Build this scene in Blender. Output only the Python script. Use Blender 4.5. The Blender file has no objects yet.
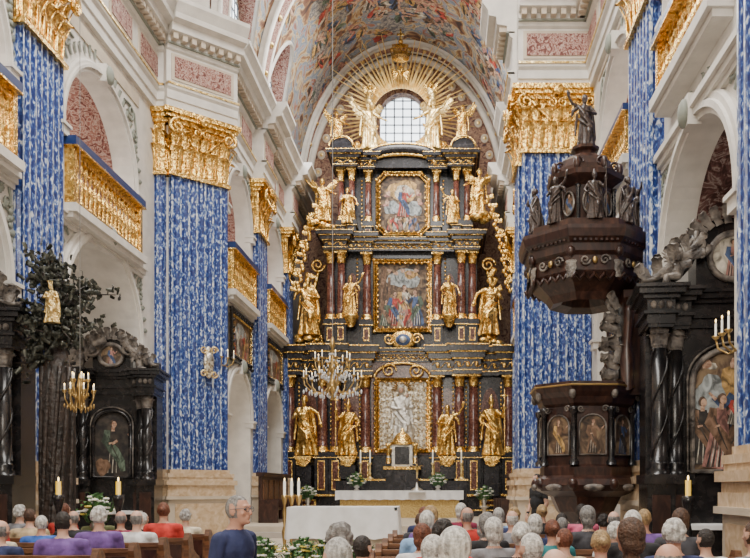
import bpy, math, random
from mathutils import Vector, Matrix
random.seed(7)
pi=math.pi; sin=math.sin; cos=math.cos
def T(x,y,z): return Matrix.Translation((x,y,z))
def RZ(d): return Matrix.Rotation(math.radians(d),4,'Z')
def RX(d): return Matrix.Rotation(math.radians(d),4,'X')
def RY(d): return Matrix.Rotation(math.radians(d),4,'Y')
def S(x,y=None,z=None):
    if y is None: y=z=x
    return Matrix.Diagonal((x,y,z,1))

# ---------------------------------------------------------------- materials
def mat(name,col,rough=.6,metal=0.,stops=None,scale=(3,3,3),nscale=1.,detail=4,dist=0.,bump=0.,bscale=20,emit=0.,spec=.5):
    m=bpy.data.materials.new(name); m.use_nodes=True
    nt=m.node_tree; b=nt.nodes['Principled BSDF']
    b.inputs['Base Color'].default_value=(*col,1); b.inputs['Roughness'].default_value=rough
    b.inputs['Metallic'].default_value=metal
    b.inputs['Specular IOR Level'].default_value=spec
    tc=nt.nodes.new('ShaderNodeTexCoord')
    if stops is None:
        stops=[(.3,tuple(c*.86 for c in col)),(.7,tuple(min(1,c*1.08) for c in col))]
    mp=nt.nodes.new('ShaderNodeMapping'); mp.inputs['Scale'].default_value=scale
    nt.links.new(tc.outputs['Object'],mp.inputs['Vector'])
    n=nt.nodes.new('ShaderNodeTexNoise'); n.inputs['Scale'].default_value=nscale
    n.inputs['Detail'].default_value=detail; n.inputs['Distortion'].default_value=dist
    nt.links.new(mp.outputs[0],n.inputs['Vector'])
    r=nt.nodes.new('ShaderNodeValToRGB'); e=r.color_ramp.elements
    while len(e)<len(stops): e.new(.5)
    for k,(p,c) in enumerate(stops):
        e[k].position=p; e[k].color=(*c,1)
    nt.links.new(n.outputs['Fac'],r.inputs['Fac']); nt.links.new(r.outputs[0],b.inputs['Base Color'])
    if bump>0:
        n2=nt.nodes.new('ShaderNodeTexNoise'); n2.inputs['Scale'].default_value=bscale; n2.inputs['Detail'].default_value=3
        nt.links.new(tc.outputs['Object'],n2.inputs['Vector'])
        bp=nt.nodes.new('ShaderNodeBump'); bp.inputs['Strength'].default_value=bump; bp.inputs['Distance'].default_value=.05
        nt.links.new(n2.outputs['Fac'],bp.inputs['Height']); nt.links.new(bp.outputs[0],b.inputs['Normal'])
    if emit>0:
        b.inputs['Emission Color'].default_value=(*col,1); b.inputs['Emission Strength'].default_value=emit
    return m
def pig(name,c):
    return mat(name,c,.6,stops=[(.36,tuple(x*.30 for x in c)),(.52,c),(.68,tuple(min(1,x*1.5+.03) for x in c))],scale=(5,5,3.5),nscale=1.3,dist=1.2,detail=5)
WHITE=mat('plaster_white',(.66,.63,.58),.7,bump=.05)
WARM=mat('plaster_warm',(.54,.46,.36),.7)
GREY=mat('stucco_grey_green',(.24,.26,.22),.7)
CREAM=mat('stone_ochre',(.62,.50,.36),.5,stops=[(.3,(.42,.28,.15)),(.6,(.60,.46,.31)),(.8,(.70,.60,.48))],nscale=2,dist=1)
BLUE=mat('blue_scagliola',(.2,.3,.6),.3,stops=[(.42,(.006,.02,.13)),(.52,(.02,.06,.26)),(.59,(.14,.23,.46)),(.67,(.64,.67,.70))],scale=(13,13,7),nscale=1.5,detail=5,dist=.5)
BLUEL=mat('blue_scagliola_light_vein',(.4,.5,.7),.3,stops=[(.38,(.015,.045,.20)),(.47,(.10,.17,.36)),(.55,(.48,.53,.60)),(.68,(.74,.75,.74))],scale=(13,13,6),nscale=1.6,detail=5,dist=.5)
GOLD=mat('gilding',(.85,.55,.16),.25,.9,stops=[(.36,(.42,.22,.05)),(.50,(.82,.52,.14)),(.66,(1.,.74,.28))],scale=(6,6,6),nscale=2,bump=.6,bscale=16)
GOLDP=mat('gilding_pale',(.85,.68,.36),.32,.75,stops=[(.38,(.50,.32,.10)),(.52,(.88,.66,.28)),(.66,(1.,.86,.50))],scale=(5,5,5),nscale=2,bump=.5,bscale=14)
GOLDR=mat('gilding_rays',(.95,.72,.30),.45,.45,stops=[(.38,(.80,.55,.18)),(.62,(1.,.80,.38))],nscale=2)
BLACK=mat('ebonised_wood',(.015,.014,.016),.26,stops=[(.4,(.006,.006,.007)),(.7,(.028,.023,.022))],nscale=2)
ALTB=mat('black_marble_altar',(.03,.03,.04),.25,stops=[(.4,(.006,.006,.009)),(.62,(.022,.021,.026)),(.8,(.08,.075,.075))],nscale=1.5,dist=1)
REDM=mat('red_marble',(.16,.06,.045),.22,stops=[(.35,(.035,.012,.010)),(.55,(.13,.045,.032)),(.75,(.34,.18,.12))],scale=(5,5,5),nscale=2,dist=2)
DWOOD=mat('dark_oak',(.05,.025,.018),.3,stops=[(.35,(.018,.008,.007)),(.6,(.052,.022,.015)),(.8,(.11,.05,.032))],scale=(3,3,1),nscale=3,dist=1)
GWOOD=mat('grey_silvered_wood',(.16,.14,.125),.42,stops=[(.38,(.05,.042,.038)),(.64,(.24,.21,.18))],scale=(6,6,6),bump=.5,bscale=25)
PEW=mat('pew_oak',(.20,.09,.04),.4,stops=[(.35,(.08,.032,.014)),(.65,(.22,.10,.045))],scale=(1,5,5),nscale=3)
RAILB=mat('rail_blue',(.010,.03,.13),.35)
FLOORM=mat('floor_stone',(.42,.38,.34),.4,nscale=1)
FRES=mat('fresco_vault',(.5,.45,.4),.7,stops=[(.32,(.05,.03,.03)),(.40,(.20,.09,.05)),(.46,(.40,.27,.13)),(.50,(.50,.43,.31)),(.54,(.13,.17,.23)),(.60,(.27,.31,.36)),(.66,(.34,.14,.08)),(.76,(.09,.06,.09))],scale=(1.1,1.1,1.1),nscale=1.2,detail=8,dist=1.8)
FRESP=mat('fresco_pink',(.5,.3,.28),.7,stops=[(.38,(.11,.03,.025)),(.46,(.26,.10,.08)),(.52,(.50,.40,.34)),(.57,(.30,.13,.10)),(.7,(.20,.075,.065))],scale=(4,4,4),nscale=1.5,detail=6,dist=2.5)
FRESD=mat('fresco_dark',(.3,.2,.18),.7,stops=[(.38,(.05,.02,.018)),(.47,(.16,.07,.06)),(.53,(.38,.31,.28)),(.58,(.15,.075,.065))],scale=(2.6,2.6,2.6),nscale=1.3,detail=6,dist=2.5)
FRESG=mat('fresco_apse',(.5,.4,.3),.7,stops=[(.36,(.05,.02,.02)),(.45,(.16,.07,.05)),(.51,(.36,.24,.15)),(.57,(.16,.07,.05)),(.70,(.22,.15,.10))],scale=(3,3,3),nscale=1.3,detail=7,dist=2.)
SILV=mat('silver',(.62,.60,.55),.3,.8,bump=.6,bscale=12)
SILVG=mat('silver_gilt_relief',(.72,.66,.54),.4,.6,stops=[(.42,(.26,.20,.12)),(.58,(.86,.80,.66))],scale=(5,5,5),nscale=3,bump=.6,bscale=9)
BRASS=mat('brass',(.50,.34,.13),.3,.85)
CORD=mat('hanging_cord',(.10,.09,.08),.7)
CRYST=mat('crystal_drops',(.75,.78,.82),.1,.2)
CLOTH=mat('altar_linen',(.82,.82,.82),.8)
CLOTH2=mat('altar_frontal_gold',(.62,.42,.12),.7,stops=[(.4,(.45,.25,.06)),(.6,(.78,.62,.25))],nscale=8)
WAXY=mat('candle_yellow',(.85,.55,.06),.5); WAX=mat('candle_wax',(.85,.82,.72),.5)
FLAME=mat('candle_flame',(1,.7,.3),.5,emit=6)
GREEN=mat('leaf_green',(.05,.14,.035),.6); PETAL=mat('white_petals',(.82,.82,.78),.7); PETY=mat('yellow_petals',(.8,.65,.12),.7)
IRONL=mat('dark_metal_leaves',(.06,.062,.055),.35,.4,stops=[(.38,(.010,.012,.009)),(.64,(.085,.088,.068))],scale=(8,8,8),nscale=2)
BARK=mat('bronze_bark',(.05,.035,.03),.45,stops=[(.35,(.010,.008,.007)),(.7,(.055,.038,.03))],scale=(6,6,1.5),nscale=2,bump=.8,bscale=12)
GLASSW=mat('window_daylight',(.86,.93,1.),.4,emit=4.)
LEAD=mat('window_lead',(.10,.11,.13),.5)
PBG=mat('paint_umber',(.12,.08,.05),.6,stops=[(.38,(.022,.014,.010)),(.52,(.10,.06,.035)),(.68,(.26,.18,.10))],nscale=1.5,dist=1)
PDK=mat('paint_dark',(.04,.04,.045),.6,stops=[(.4,(.012,.011,.012)),(.7,(.07,.055,.042))],nscale=2)
PSKY=pig('paint_sky',(.30,.33,.33))
PRED=pig('paint_red',(.38,.045,.03)); PBLU=pig('paint_blue',(.05,.09,.20)); PSKN=mat('paint_flesh',(.50,.31,.21),.6,stops=[(.4,(.30,.16,.10)),(.6,(.60,.40,.28))],scale=(8,8,8),nscale=2)
PYEL=pig('paint_ochre',(.44,.27,.09)); PWHT=pig('paint_white',(.50,.46,.38)); PGRN=pig('paint_green',(.09,.13,.09)); PPNK=pig('paint_rose',(.36,.17,.14)); PHAIR=pig('paint_hair',(.09,.05,.03)); PBRN=pig('paint_brown',(.16,.09,.05))
PIG=[PRED,PBLU,PYEL,PWHT,PGRN,PPNK,PBRN]

# ---------------------------------------------------------------- mesh builder
class MB:
    def __init__(s): s.v=[];s.f=[];s.m=[];s.s=[];s.M=Matrix.Identity(4);s.mats=[];s.st=[]
    def push(s,M): s.st.append(s.M); s.M=s.M@M
    def pop(s): s.M=s.st.pop()
    def add(s,vs,fs,m,smooth=False):
        o=len(s.v); M=s.M
        for v in vs:
            w=M@Vector(v); s.v.append((w.x,w.y,w.z))
        if m not in s.mats: s.mats.append(m)
        k=s.mats.index(m)
        for f in fs: s.f.append(tuple(i+o for i in f)); s.m.append(k); s.s.append(smooth)
    def box(s,x0,x1,y0,y1,z0,z1,m):
        vs=[(x,y,z) for z in (z0,z1) for y in (y0,y1) for x in (x0,x1)]
        s.add(vs,[(0,2,3,1),(4,5,7,6),(0,1,5,4),(2,6,7,3),(0,4,6,2),(1,3,7,5)],m)
    def quad(s,a,b,c,d,m): s.add([a,b,c,d],[(0,1,2,3)],m)
    def prismx(s,poly,x0,x1,m):
        n=len(poly); vs=[(x0,p[0],p[1]) for p in poly]+[(x1,p[0],p[1]) for p in poly]
        s.add(vs,[(i,(i+1)%n,n+(i+1)%n,n+i) for i in range(n)]+[tuple(range(n)),tuple(range(2*n-1,n-1,-1))],m)
    def prismy(s,poly,y0,y1,m):
        n=len(poly); vs=[(p[0],y0,p[1]) for p in poly]+[(p[0],y1,p[1]) for p in poly]
        s.add(vs,[(i,(i+1)%n,n+(i+1)%n,n+i) for i in range(n)]+[tuple(range(n)),tuple(range(2*n-1,n-1,-1))],m)
    def prismz(s,poly,z0,z1,m):
        n=len(poly); vs=[(p[0],p[1],z0) for p in poly]+[(p[0],p[1],z1) for p in poly]
        s.add(vs,[(i,(i+1)%n,n+(i+1)%n,n+i) for i in range(n)]+[tuple(range(n)),tuple(range(2*n-1,n-1,-1))],m)
    def lathe(s,prof,n,m,c=(0,0,0),smooth=True,ph=0.,sx=1,sy=1):
        vs=[]
        for r,z in prof:
            for i in range(n):
                a=2*pi*i/n+ph; vs.append((c[0]+r*sx*cos(a),c[1]+r*sy*sin(a),c[2]+z))
        fs=[]
        for k in range(len(prof)-1):
            for i in range(n): j=(i+1)%n; fs.append((k*n+i,k*n+j,(k+1)*n+j,(k+1)*n+i))
        fs.append(tuple(range(n))); fs.append(tuple(range((len(prof)-1)*n,len(prof)*n)))
        s.add(vs,fs,m,smooth)
    def ell(s,c,r,m,n=10,k=7):
        pr=[(max(.0001,sin(pi*i/k)),-cos(pi*i/k)) for i in range(k+1)]
        s.push(T(*c)@S(*r)); s.lathe(pr,n,m); s.pop()
    def tube(s,pts,rad,m,n=6,smooth=True):
        pts=[Vector(p) for p in pts]; N=len(pts)
        if not isinstance(rad,(list,tuple)): rad=[rad]*N
        vs=[]; up=None
        for i,p in enumerate(pts):
            t=(pts[min(i+1,N-1)]-pts[max(i-1,0)])
            if t.length<1e-9: t=Vector((0,0,1))
            t.normalize()
            if up is None:
                up=Vector((0,1,0)) if abs(t.y)<.9 else Vector((1,0,0))
            a=(up-t*up.dot(t))
            if a.length<1e-6: a=t.orthogonal()
            a.normalize(); up=a; b=t.cross(a)
            for k in range(n):
                q=p+(a*cos(2*pi*k/n)+b*sin(2*pi*k/n))*rad[i]; vs.append(q)
        fs=[(i*n+k,i*n+(k+1)%n,(i+1)*n+(k+1)%n,(i+1)*n+k) for i in range(N-1) for k in range(n)]
        fs+=[tuple(range(n)),tuple(range((N-1)*n,N*n))]
        s.add(vs,fs,m,smooth)
    def blob(s,cx,cz,rx,rz,y,m,rot=0.,irr=.12,n=22):
        ph=random.random()*6; vs=[(cx,y,cz)]
        for i in range(n):
            a=2*pi*i/n; k=1+irr*sin(3*a+ph)+irr*.5*sin(7*a+ph*2)
            x=rx*k*cos(a); z=rz*k*sin(a)
            vs.append((cx+x*cos(rot)-z*sin(rot),y,cz+x*sin(rot)+z*cos(rot)))
        s.add(vs,[(0,1+i,1+(i+1)%n) for i in range(n)],m)
    def stroke(s,pts,w,y,m):
        vs=[];n=len(pts)
        for i,(x,z) in enumerate(pts):
            p=pts[max(0,i-1)];q=pts[min(n-1,i+1)]; d=Vector((q[0]-p[0],q[1]-p[1])); d.normalize() if d.length>0 else None
            ww=w[i] if isinstance(w,(list,tuple)) else w
            vs+=[(x-d.y*ww,y,z+d.x*ww),(x+d.y*ww,y,z-d.x*ww)]
        s.add(vs,[(2*i,2*i+1,2*i+3,2*i+2) for i in range(n-1)],m)
    def obj(s,name,loc=None):
        me=bpy.data.meshes.new(name); me.from_pydata(s.v,[],s.f)
        for m in s.mats: me.materials.append(m)
        me.polygons.foreach_set('material_index',s.m); me.polygons.foreach_set('use_smooth',s.s); me.update()
        o=bpy.data.objects.new(name,me); bpy.context.collection.objects.link(o)
        if loc is not None:
            L=Vector(loc)
            for v in me.vertices: v.co-=L
            o.location=L
        return o

def pfig(mb,cx,z,h,y,robe,mantle,lean=0.,arm=1,face=0.):
    """painted figure on a canvas: skirt with folds, torso, mantle, arms, head and hair"""
    P=lambda u,v:(cx+(u+lean*v)*h,z+v*h)
    e=.0012
    mb.stroke([P(0,.0),P(.01,.2),P(0,.4),P(0,.62),P(0,.80)],[.19*h,.17*h,.125*h,.105*h,.06*h],y-e,robe)
    for u in (-.12,-.05,.03,.10): mb.stroke([P(u,.02),P(u*.8+.01,.25),P(u*.5,.48)],[.014*h,.010*h,.003*h],y-e*2,PDK)
    for u in (-.08,.0,.07): mb.stroke([P(u,.02),P(u*.8+.01,.25),P(u*.5,.48)],[.008*h,.007*h,.002*h],y-e*2.5,PWHT)
    mb.stroke([P(-.10*arm,.80),P(-.12*arm,.6),P(.03*arm,.42),P(.15*arm,.22),P(.19*arm,.05)],[.05*h,.075*h,.085*h,.07*h,.04*h],y-e*3,mantle)
    mb.stroke([P(-.08*arm,.7),P(.0,.48),P(.12*arm,.25)],[.006*h,.012*h,.006*h],y-e*3.5,PDK)
    mb.stroke([P(.09*arm,.77),P(.20*arm,.63),P(.29*arm,.74)],[.040*h,.036*h,.022*h],y-e*4,robe)
    mb.stroke([P(.26*arm,.715),P(.33*arm,.79)],[.018*h,.012*h],y-e*5,PSKN)
    mb.stroke([P(-.10*arm,.76),P(-.17*arm,.60),P(-.05*arm,.55)],[.040*h,.036*h,.022*h],y-e*4,mantle)
    mb.stroke([P(-.07*arm,.555),P(.0,.57)],[.018*h,.012*h],y-e*5,PSKN)
    mb.stroke([P(0,.78),P(0,.86)],[.03*h,.028*h],y-e*5,PSKN)
    hx,hz=P(.01*arm+face,.91); mb.blob(hx-.01*arm*h,hz+.012*h,.060*h,.072*h,y-e*5,PHAIR,irr=.06); mb.blob(hx+.008*arm*h,hz-.004*h,.043*h,.058*h,y-e*6,PSKN,irr=.03)

# ---------------------------------------------------------------- ornament
def leaf(mb,w,h,out,m):
    nt=7; us=(-1,-.5,0,.5,1); vs=[]
    for i in range(nt+1):
        t=i/nt; wt=w*.5*(.78+.35*sin(pi*t))*(1-.6*t**5)*(1+.14*(-1)**i)
        z=h*sin(1.95*t); o=out*t**2.3
        for u in us: vs.append((u*wt,-(o+.16*w*(1-u*u)),z))
    fs=[(i*5+k,i*5+k+1,(i+1)*5+k+1,(i+1)*5+k) for i in range(nt) for k in range(4)]
    mb.add(vs,fs,m,True)
def spiral(mb,c,r,th,m,turns=1.6,flip=1,plane='xz',a0=0,n=26):
    pts=[];rad=[]
    for i in range(n):
        t=i/(n-1); a=a0+flip*turns*2*pi*t; rr=r*(1-.85*t)
        x=rr*cos(a); z=rr*sin(a)
        pts.append((c[0]+x,c[1]-.02*t,c[2]+z) if plane=='xz' else (c[0],c[1]+x,c[2]+z)); rad.append(th*(1-.35*t))
    mb.tube(pts,rad,m,6)
def capital(mb,w,d,h,m=GOLD):
    def fr(a,z): mb.box(-w/2-a,w/2+a,-d-a,0,z[0],z[1],m)
    fr(.0,(0,.86*h)); fr(.07,(-.08,.0)); fr(.03,(.0,.04))
    fr(.10,(.80*h,.86*h)); fr(.20,(.86*h,.92*h)); fr(.26,(.92*h,h))
    def row(n,W,z0,hh,out,ww,off=0):
        for i in range(n):
            x=-W/2+W*(i+.5+off)/n
            mb.push(T(x,0,z0)); leaf(mb,ww,hh,out,m)
            mb.tube([(0,-.17*ww,0),(0,-.17*ww-out*.12,hh*.5),(0,-.17*ww-out*.6,hh*.88)],[.02,.018,.012],m,5); mb.pop()
    faces=[(T(0,-d,0),w)]
    faces+=[(T(-w/2,-d/2,0)@RZ(-90),d),(T(w/2,-d/2,0)@RZ(90),d)]
    for M,W in faces:
        mb.push(M); n=max(1,round(W/.30))
        row(n,W,.03,.40*h,.24,W/n*.98)
        row(n+1,W*1.02,.06,.62*h,.30,W/(n+1)*.92)
        if W>.5:
            for sx in (-1,1):
                spiral(mb,(sx*(W/2-.06),-.24,.70*h),.18*h/1.4,.055,m,1.5,-sx,a0=pi/2)
                spiral(mb,(sx*.13,-.14,.72*h),.11*h/1.4,.04,m,1.4,sx,a0=pi/2)
                mb.tube([(sx*.1,-.06,.42*h),(sx*.25*W,-.14,.60*h),(sx*(W/2-.04),-.2,.82*h)],[.03,.045,.05],m)
            mb.ell((0,-.26,.9*h),(.13,.08,.13),m)
            for q in range(5): mb.ell((.09*cos(q*1.256),-.3,.9*h+.09*sin(q*1.256)),(.045,.04,.045),m,7,5)
        mb.pop()
def pilaster(mb,w,d,ztop,ped=True):
    zb=2.1
    path=[];kind=[]
    def seg(p,q,n):
        p=Vector(p);q=Vector(q);t=(q-p);L=t.length;t.normalize();nn=Vector((t.y,-t.x))
        cuts=[0]
        for i in range(n): cuts+= [i+.24,i+.28,i+.62,i+.96,i+1]
        for j,c in enumerate(cuts):
            fr=c-math.floor(c); dep=0.
            if abs(fr-.62)<.01: dep=.045
            elif abs(fr-.28)<.01 or abs(fr-.96)<.01: dep=.022
            u=p+t*(L*c/n)-nn*dep
            path.append((u.x,u.y)); kind.append(0 if (fr<.24 and c<n) else 1)
        kind[-1]=1
    nf=max(2,round(w/.22)); nsd=max(1,round(d/.24))
    seg((-w/2,0),(-w/2,-d),nsd); seg((-w/2,-d),(w/2,-d),nf); seg((w/2,-d),(w/2,0),nsd)
    n=len(path)
    for i in range(n-1):
        a,b=path[i],path[i+1]
        mb.add([(a[0],a[1],zb),(b[0],b[1],zb),(b[0],b[1],ztop),(a[0],a[1],ztop)],[(0,1,2,3)],BLUEL if kind[i]==0 else BLUE)
    mb.box(-w/2+.05,w/2-.05,-d+.06,0,zb,ztop,BLUE)
    for a,z0,z1 in ((.16,1.42,1.60),(.13,1.60,1.72),(.19,1.72,1.84),(.11,1.84,1.92),(.13,1.92,2.02),(.04,2.02,2.12)):
        mb.box(-w/2-a,w/2+a,-d-a,0,z0,z1,CREAM)
    mb.box(-w/2-.12,w/2+.12,-d-.12,0,.3,1.42,WARM); mb.box(-w/2-.22,w/2+.22,-d-.22,0,0,.3,WARM)
    mb.box(-w/2+.05,w/2-.05,-d-.15,-d,.45,1.25,CREAM)
    mb.box(-w/2-.2,w/2+.2,-d-.2,0,1.36,1.44,WARM)
PROF=[(0,11.2),(.10,11.2),(.10,11.4),(.14,11.42),(.14,11.62),(.2,11.68),(.22,11.8),(.1,11.82),(.1,12.62),(.16,12.66),(.2,12.76),(.24,12.8),(.24,12.92),(.48,12.96),(.5,13.14),(.68,13.18),(.70,13.3),(.78,13.42),(.84,13.5),(.84,13.6),(0,13.6)]
def entab(mb,x0,x1,p,panel=True):
    poly=[(-(o+p) if i not in (0,len(PROF)-1) else 0.0,z) for i,(o,z) in enumerate(PROF)]
    mb.prismx(poly,x0,x1,WHITE)
    L=x1-x0; n=max(1,int(L/.22))
    for i in range(n):
        x=x0+(i+.5)*L/n; mb.box(x-.06,x+.06,-p-.42,-p-.1,12.80,12.95,WARM)
    if panel:
        mb.box(x0+.12,x1-.12,-p-.13,-p-.05,11.90,12.56,WARM); mb.box(x0+.2,x1-.2,-p-.15,-p-.05,11.97,12.49,FRESP)
    mb.box(x0,x1,-p-.235,-p-.05,11.74,11.79,GOLDP); mb.box(x0,x1,-p-.25,-p-.05,12.74,12.78,GREY)
def zone(mb,xa,xb,z0,z1,o0,o1,sill,spr,rise,wm,rm,bm,depth,N=28):
    q=lambda a,b,c,d,m: mb.quad((a,0,c),(b,0,c),(b,0,d),(a,0,d),m)
    q(xa,o0,z0,z1,wm); q(o1,xb,z0,z1,wm)
    if sill>z0: q(o0,o1,z0,sill,wm)
    c=(o0+o1)/2; r=(o1-o0)/2; pts=[(c-r*cos(pi*i/N),spr+rise*sin(pi*i/N)) for i in range(N+1)]
    rv=min(.4,depth*.8)
    for i in range(N):
        a,b=pts[i],pts[i+1]
        mb.quad((a[0],0,a[1]),(b[0],0,b[1]),(b[0],0,z1),(a[0],0,z1),wm)
        mb.add([(a[0],rv,a[1]),(b[0],rv,b[1]),(b[0],depth,b[1]),(a[0],depth,a[1])],[(0,1,2,3)],rm,True)
        mb.add([(a[0],0,a[1]),(b[0],0,b[1]),(b[0],rv,b[1]),(a[0],rv,a[1])],[(0,1,2,3)],wm,True)
    for x in (o0,o1):
        mb.quad((x,0,sill),(x,rv,sill),(x,rv,spr),(x,0,spr),wm)
        mb.quad((x,rv,sill),(x,depth,sill),(x,depth,spr),(x,rv,spr),rm)
    mb.quad((o0,0,sill),(o1,0,sill),(o1,depth,sill),(o0,depth,sill),WARM)
    mb.quad((o0,depth,sill),(o1,depth,sill),(o1,depth,spr+rise),(o0,depth,spr+rise),bm)
def archivolt(mb,o0,o1,spr,rise,m=WHITE,jamb=None,wd=.30):
    prof=[(0,0),(0,-.07),(.08,-.07),(.08,-.13),(wd*.55,-.13),(wd*.6,-.09),(wd-.04,-.09),(wd,-.05),(wd,0)]
    N=30;c=(o0+o1)/2;r=(o1-o0)/2;vs=[];k=len(prof)
    for i in range(N+1):
        a=pi*i/N
        for off,y in prof: vs.append((c-(r+off)*cos(a),y,spr+(rise+off)*sin(a)))
    mb.add(vs,[(i*k+j,i*k+j+1,(i+1)*k+j+1,(i+1)*k+j) for i in range(N) for j in range(k-1)],m)
    for x,s in ((o0,-1),(o1,1)):
        a,b=sorted((x-s*.02,x+s*(wd+.02)))
        mb.box(a,b,-.16,.1,spr-.22,spr,m); mb.box(a-.03,b+.03,-.20,.1,spr-.06,spr,m)
        if jamb is not None: mb.box(a,b,-.07,.1,jamb,spr-.2,m)
    mb.box(c-.14,c+.14,-.2,0,spr+rise-.05,spr+rise+wd+.08,m); mb.ell((c,-.22,spr+rise+wd*.5),(.15,.08,.2),GREY)
    for s in (-1,1):
        x=c+s*(r+.02); z=spr+rise+.12
        spiral(mb,(x-s*.12,-.02,z-.02),.2,.03,GREY,1.5,s,a0=0 if s<0 else pi)
        spiral(mb,(x+s*.12,-.02,z-.42),.15,.025,GREY,1.5,-s,a0=0 if s>0 else pi)
        mb.tube([(x-s*.5,-.02,z+.12),(x-s*.2,-.03,z+.14),(x+s*.1,-.02,z+.05),(x+s*.22,-.02,z-.3),(x+s*.2,-.02,z-.8)],.025,GREY)
        for t in range(5): mb.ell((x+s*.2,-.03,z-.55-.12*t),(.07,.025,.05),GREY)
        for t in range(12):
            a=pi*(.06+.4*t/11); a=a if s>0 else pi-a
            mb.push(T(c+(r+wd+.1)*cos(a),-.02,spr+(rise+wd+.1)*sin(a))@RY(90-math.degrees(a))); leaf(mb,.11,.2,.03,GREY); mb.pop()
def balcony(mb,x0,x1,zs=7.1,p=.26,kz=1.):
    mb.box(x0-.1,x1+.1,-p-.08,.1,zs-.16,zs,WHITE); mb.box(x0-.05,x1+.05,-p,.1,zs-.26,zs-.16,WHITE)
    mb.push(T(0,0,zs)@S(1,1,kz)); z=0
    mb.box(x0,x1,-p+.02,.0,z,z+.12,GOLD); mb.box(x0-.06,x1+.06,-p-.06,.05,z+1.13,z+1.30,RAILB)
    mb.box(x0-.06,x1+.06,-p-.075,.05,z+1.10,z+1.13,GOLD); mb.box(x0,x1,-p+.06,-p+.18,z+.98,z+1.1,GOLD)
    n=max(4,int((x1-x0)/.2)); pr=[(.05,0),(.05,.06),(.03,.1),(.075,.3),(.07,.4),(.03,.55),(.03,.62),(.06,.7),(.045,.8),(.05,.86)]
    for i in range(n):
        x=x0+(i+.5)*(x1-x0)/n; mb.lathe(pr,7,GOLD,(x,-p+.11,z+.12))
        if i<n-1:
            spiral(mb,(x+.5*(x1-x0)/n,-p+.08,z+.45),.07,.015,GOLD,1.2,1,n=12); spiral(mb,(x+.5*(x1-x0)/n,-p+.08,z+.8),.06,.015,GOLD,1.2,-1,n=12)
    for x in (x0+.05,x1-.05): mb.box(x-.06,x+.06,-p+.0,0,z,z+1.12,GOLD)
    mb.pop()

# ---------------------------------------------------------------- nave & chancel walls
def wallside(name,s,X,y0,y1,bays,pils,dp=.25,zb=0.,sill=7.1,kz=1.):
    mb=MB(); mb.push(T(X,0,0)@RZ(90*s)); L=lambda a,b: tuple(sorted((a*s,b*s)))
    cur=y0
    for (a,b,low,up) in bays:
        if a>cur:
            p,q=L(cur,a); mb.quad((p,0,0),(q,0,0),(q,0,13.8),(p,0,13.8),WHITE)
        p,q=L(a,b)
        l0,l1=L(low[0],low[1]); mb_=(l1-l0)/2
        zone(mb,p,q,zb,7.0,l0,l1,zb,low[2],mb_,WHITE,low[3],low[4],3.0)
        archivolt(mb,l0,l1,low[2],mb_,WHITE,zb)
        u0,u1=L(up[0],up[1]); r=(u1-u0)/2
        zone(mb,p,q,7.0,13.8,u0,u1,sill,up[2],r,WHITE,FRESP,WARM,3.0)
        archivolt(mb,u0,u1,up[2],r,WHITE,sill,.24)
        balcony(mb,u0,u1,sill,.26,kz)
        for z,o in ((6.72,.06),(6.8,.12),(6.9,.18)): mb.box(p,q,-o,0,z,z+.1,WHITE)
        mb.box(p+.2,q-.2,-.03,0,up[2]+r+.45,11.05,WARM)
        cur=b
    if cur<y1:
        p,q=L(cur,y1); mb.quad((p,0,0),(q,0,0),(q,0,13.8),(p,0,13.8),WHITE)
    p,q=L(y0,y1); entab(mb,p,q,0.0,False)
    n=int((q-p)/1.6)
    for i in range(n):
        a=p+(i+.12)*(q-p)/n; b=p+(i+.88)*(q-p)/n
        mb.box(a,b,-.13,-.05,11.92,12.56,WARM); mb.box(a+.08,b-.08,-.15,-.05,11.99,12.49,FRESP)
    mb.pop(); mb.obj(name)
    pm=MB()
    for a,b in pils:
        w=b-a; c=(a+b)/2*s
        pm.push(T(X,0,0)@RZ(90*s)@T(c,0,0))
        pilaster(pm,w,dp,9.65)
        pm.push(T(0,0,9.65)); capital(pm,w,dp,1.55); pm.pop()
        entab(pm,-w/2-.15,w/2+.15,.32)
        pm.pop()
    pm.obj('trim_pilasters_'+name.split('_',1)[1])
wallside('wall_left',1,-7.37,-6,20.4,[(9.6,13.6,(10,13.3,5.1,WHITE,FRESD),(10.1,13.3,8.7)),(15.1,19.4,(15.4,19.1,5.05,WHITE,FRESD),(15.35,18.8,8.6))],[(8.1,9.5),(13.65,15.1)],.17)
wallside('wall_right',-1,3.55,-6,19.5,[(9.05,12.95,(9.6,12.75,5.15,FRESD,FRESD),(9.9,12.5,9.0)),(14.4,18.6,(14.7,18.3,5.05,WHITE,FRESD),(14.6,17.9,8.9))],[(7.6,9.05),(12.95,14.4)],.25,0.,7.72,.72)
CBL=[(21.8,24.9,(22.0,24.6,3.7,WHITE,FRESD),(21.95,24.6,9.4)),(26.2,29.5,(26.5,29.2,3.7,WHITE,FRESD),(26.5,29.2,9.4))]
wallside('wall_chancel_left',1,-6.05,21.3,33.4,CBL,[(24.9,26.1),(29.5,30.5)],.25,.6)
CBR=[(21.0,24.9,(21.6,24.4,3.7,WHITE,FRESD),(21.6,24.4,9.4)),(26.2,29.5,(26.5,29.2,3.7,WHITE,FRESD),(26.5,29.2,9.4))]
wallside('wall_chancel_right',-1,2.75,20.3,33.4,CBR,[(24.9,26.1),(29.5,30.5)],.25,.6)

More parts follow.
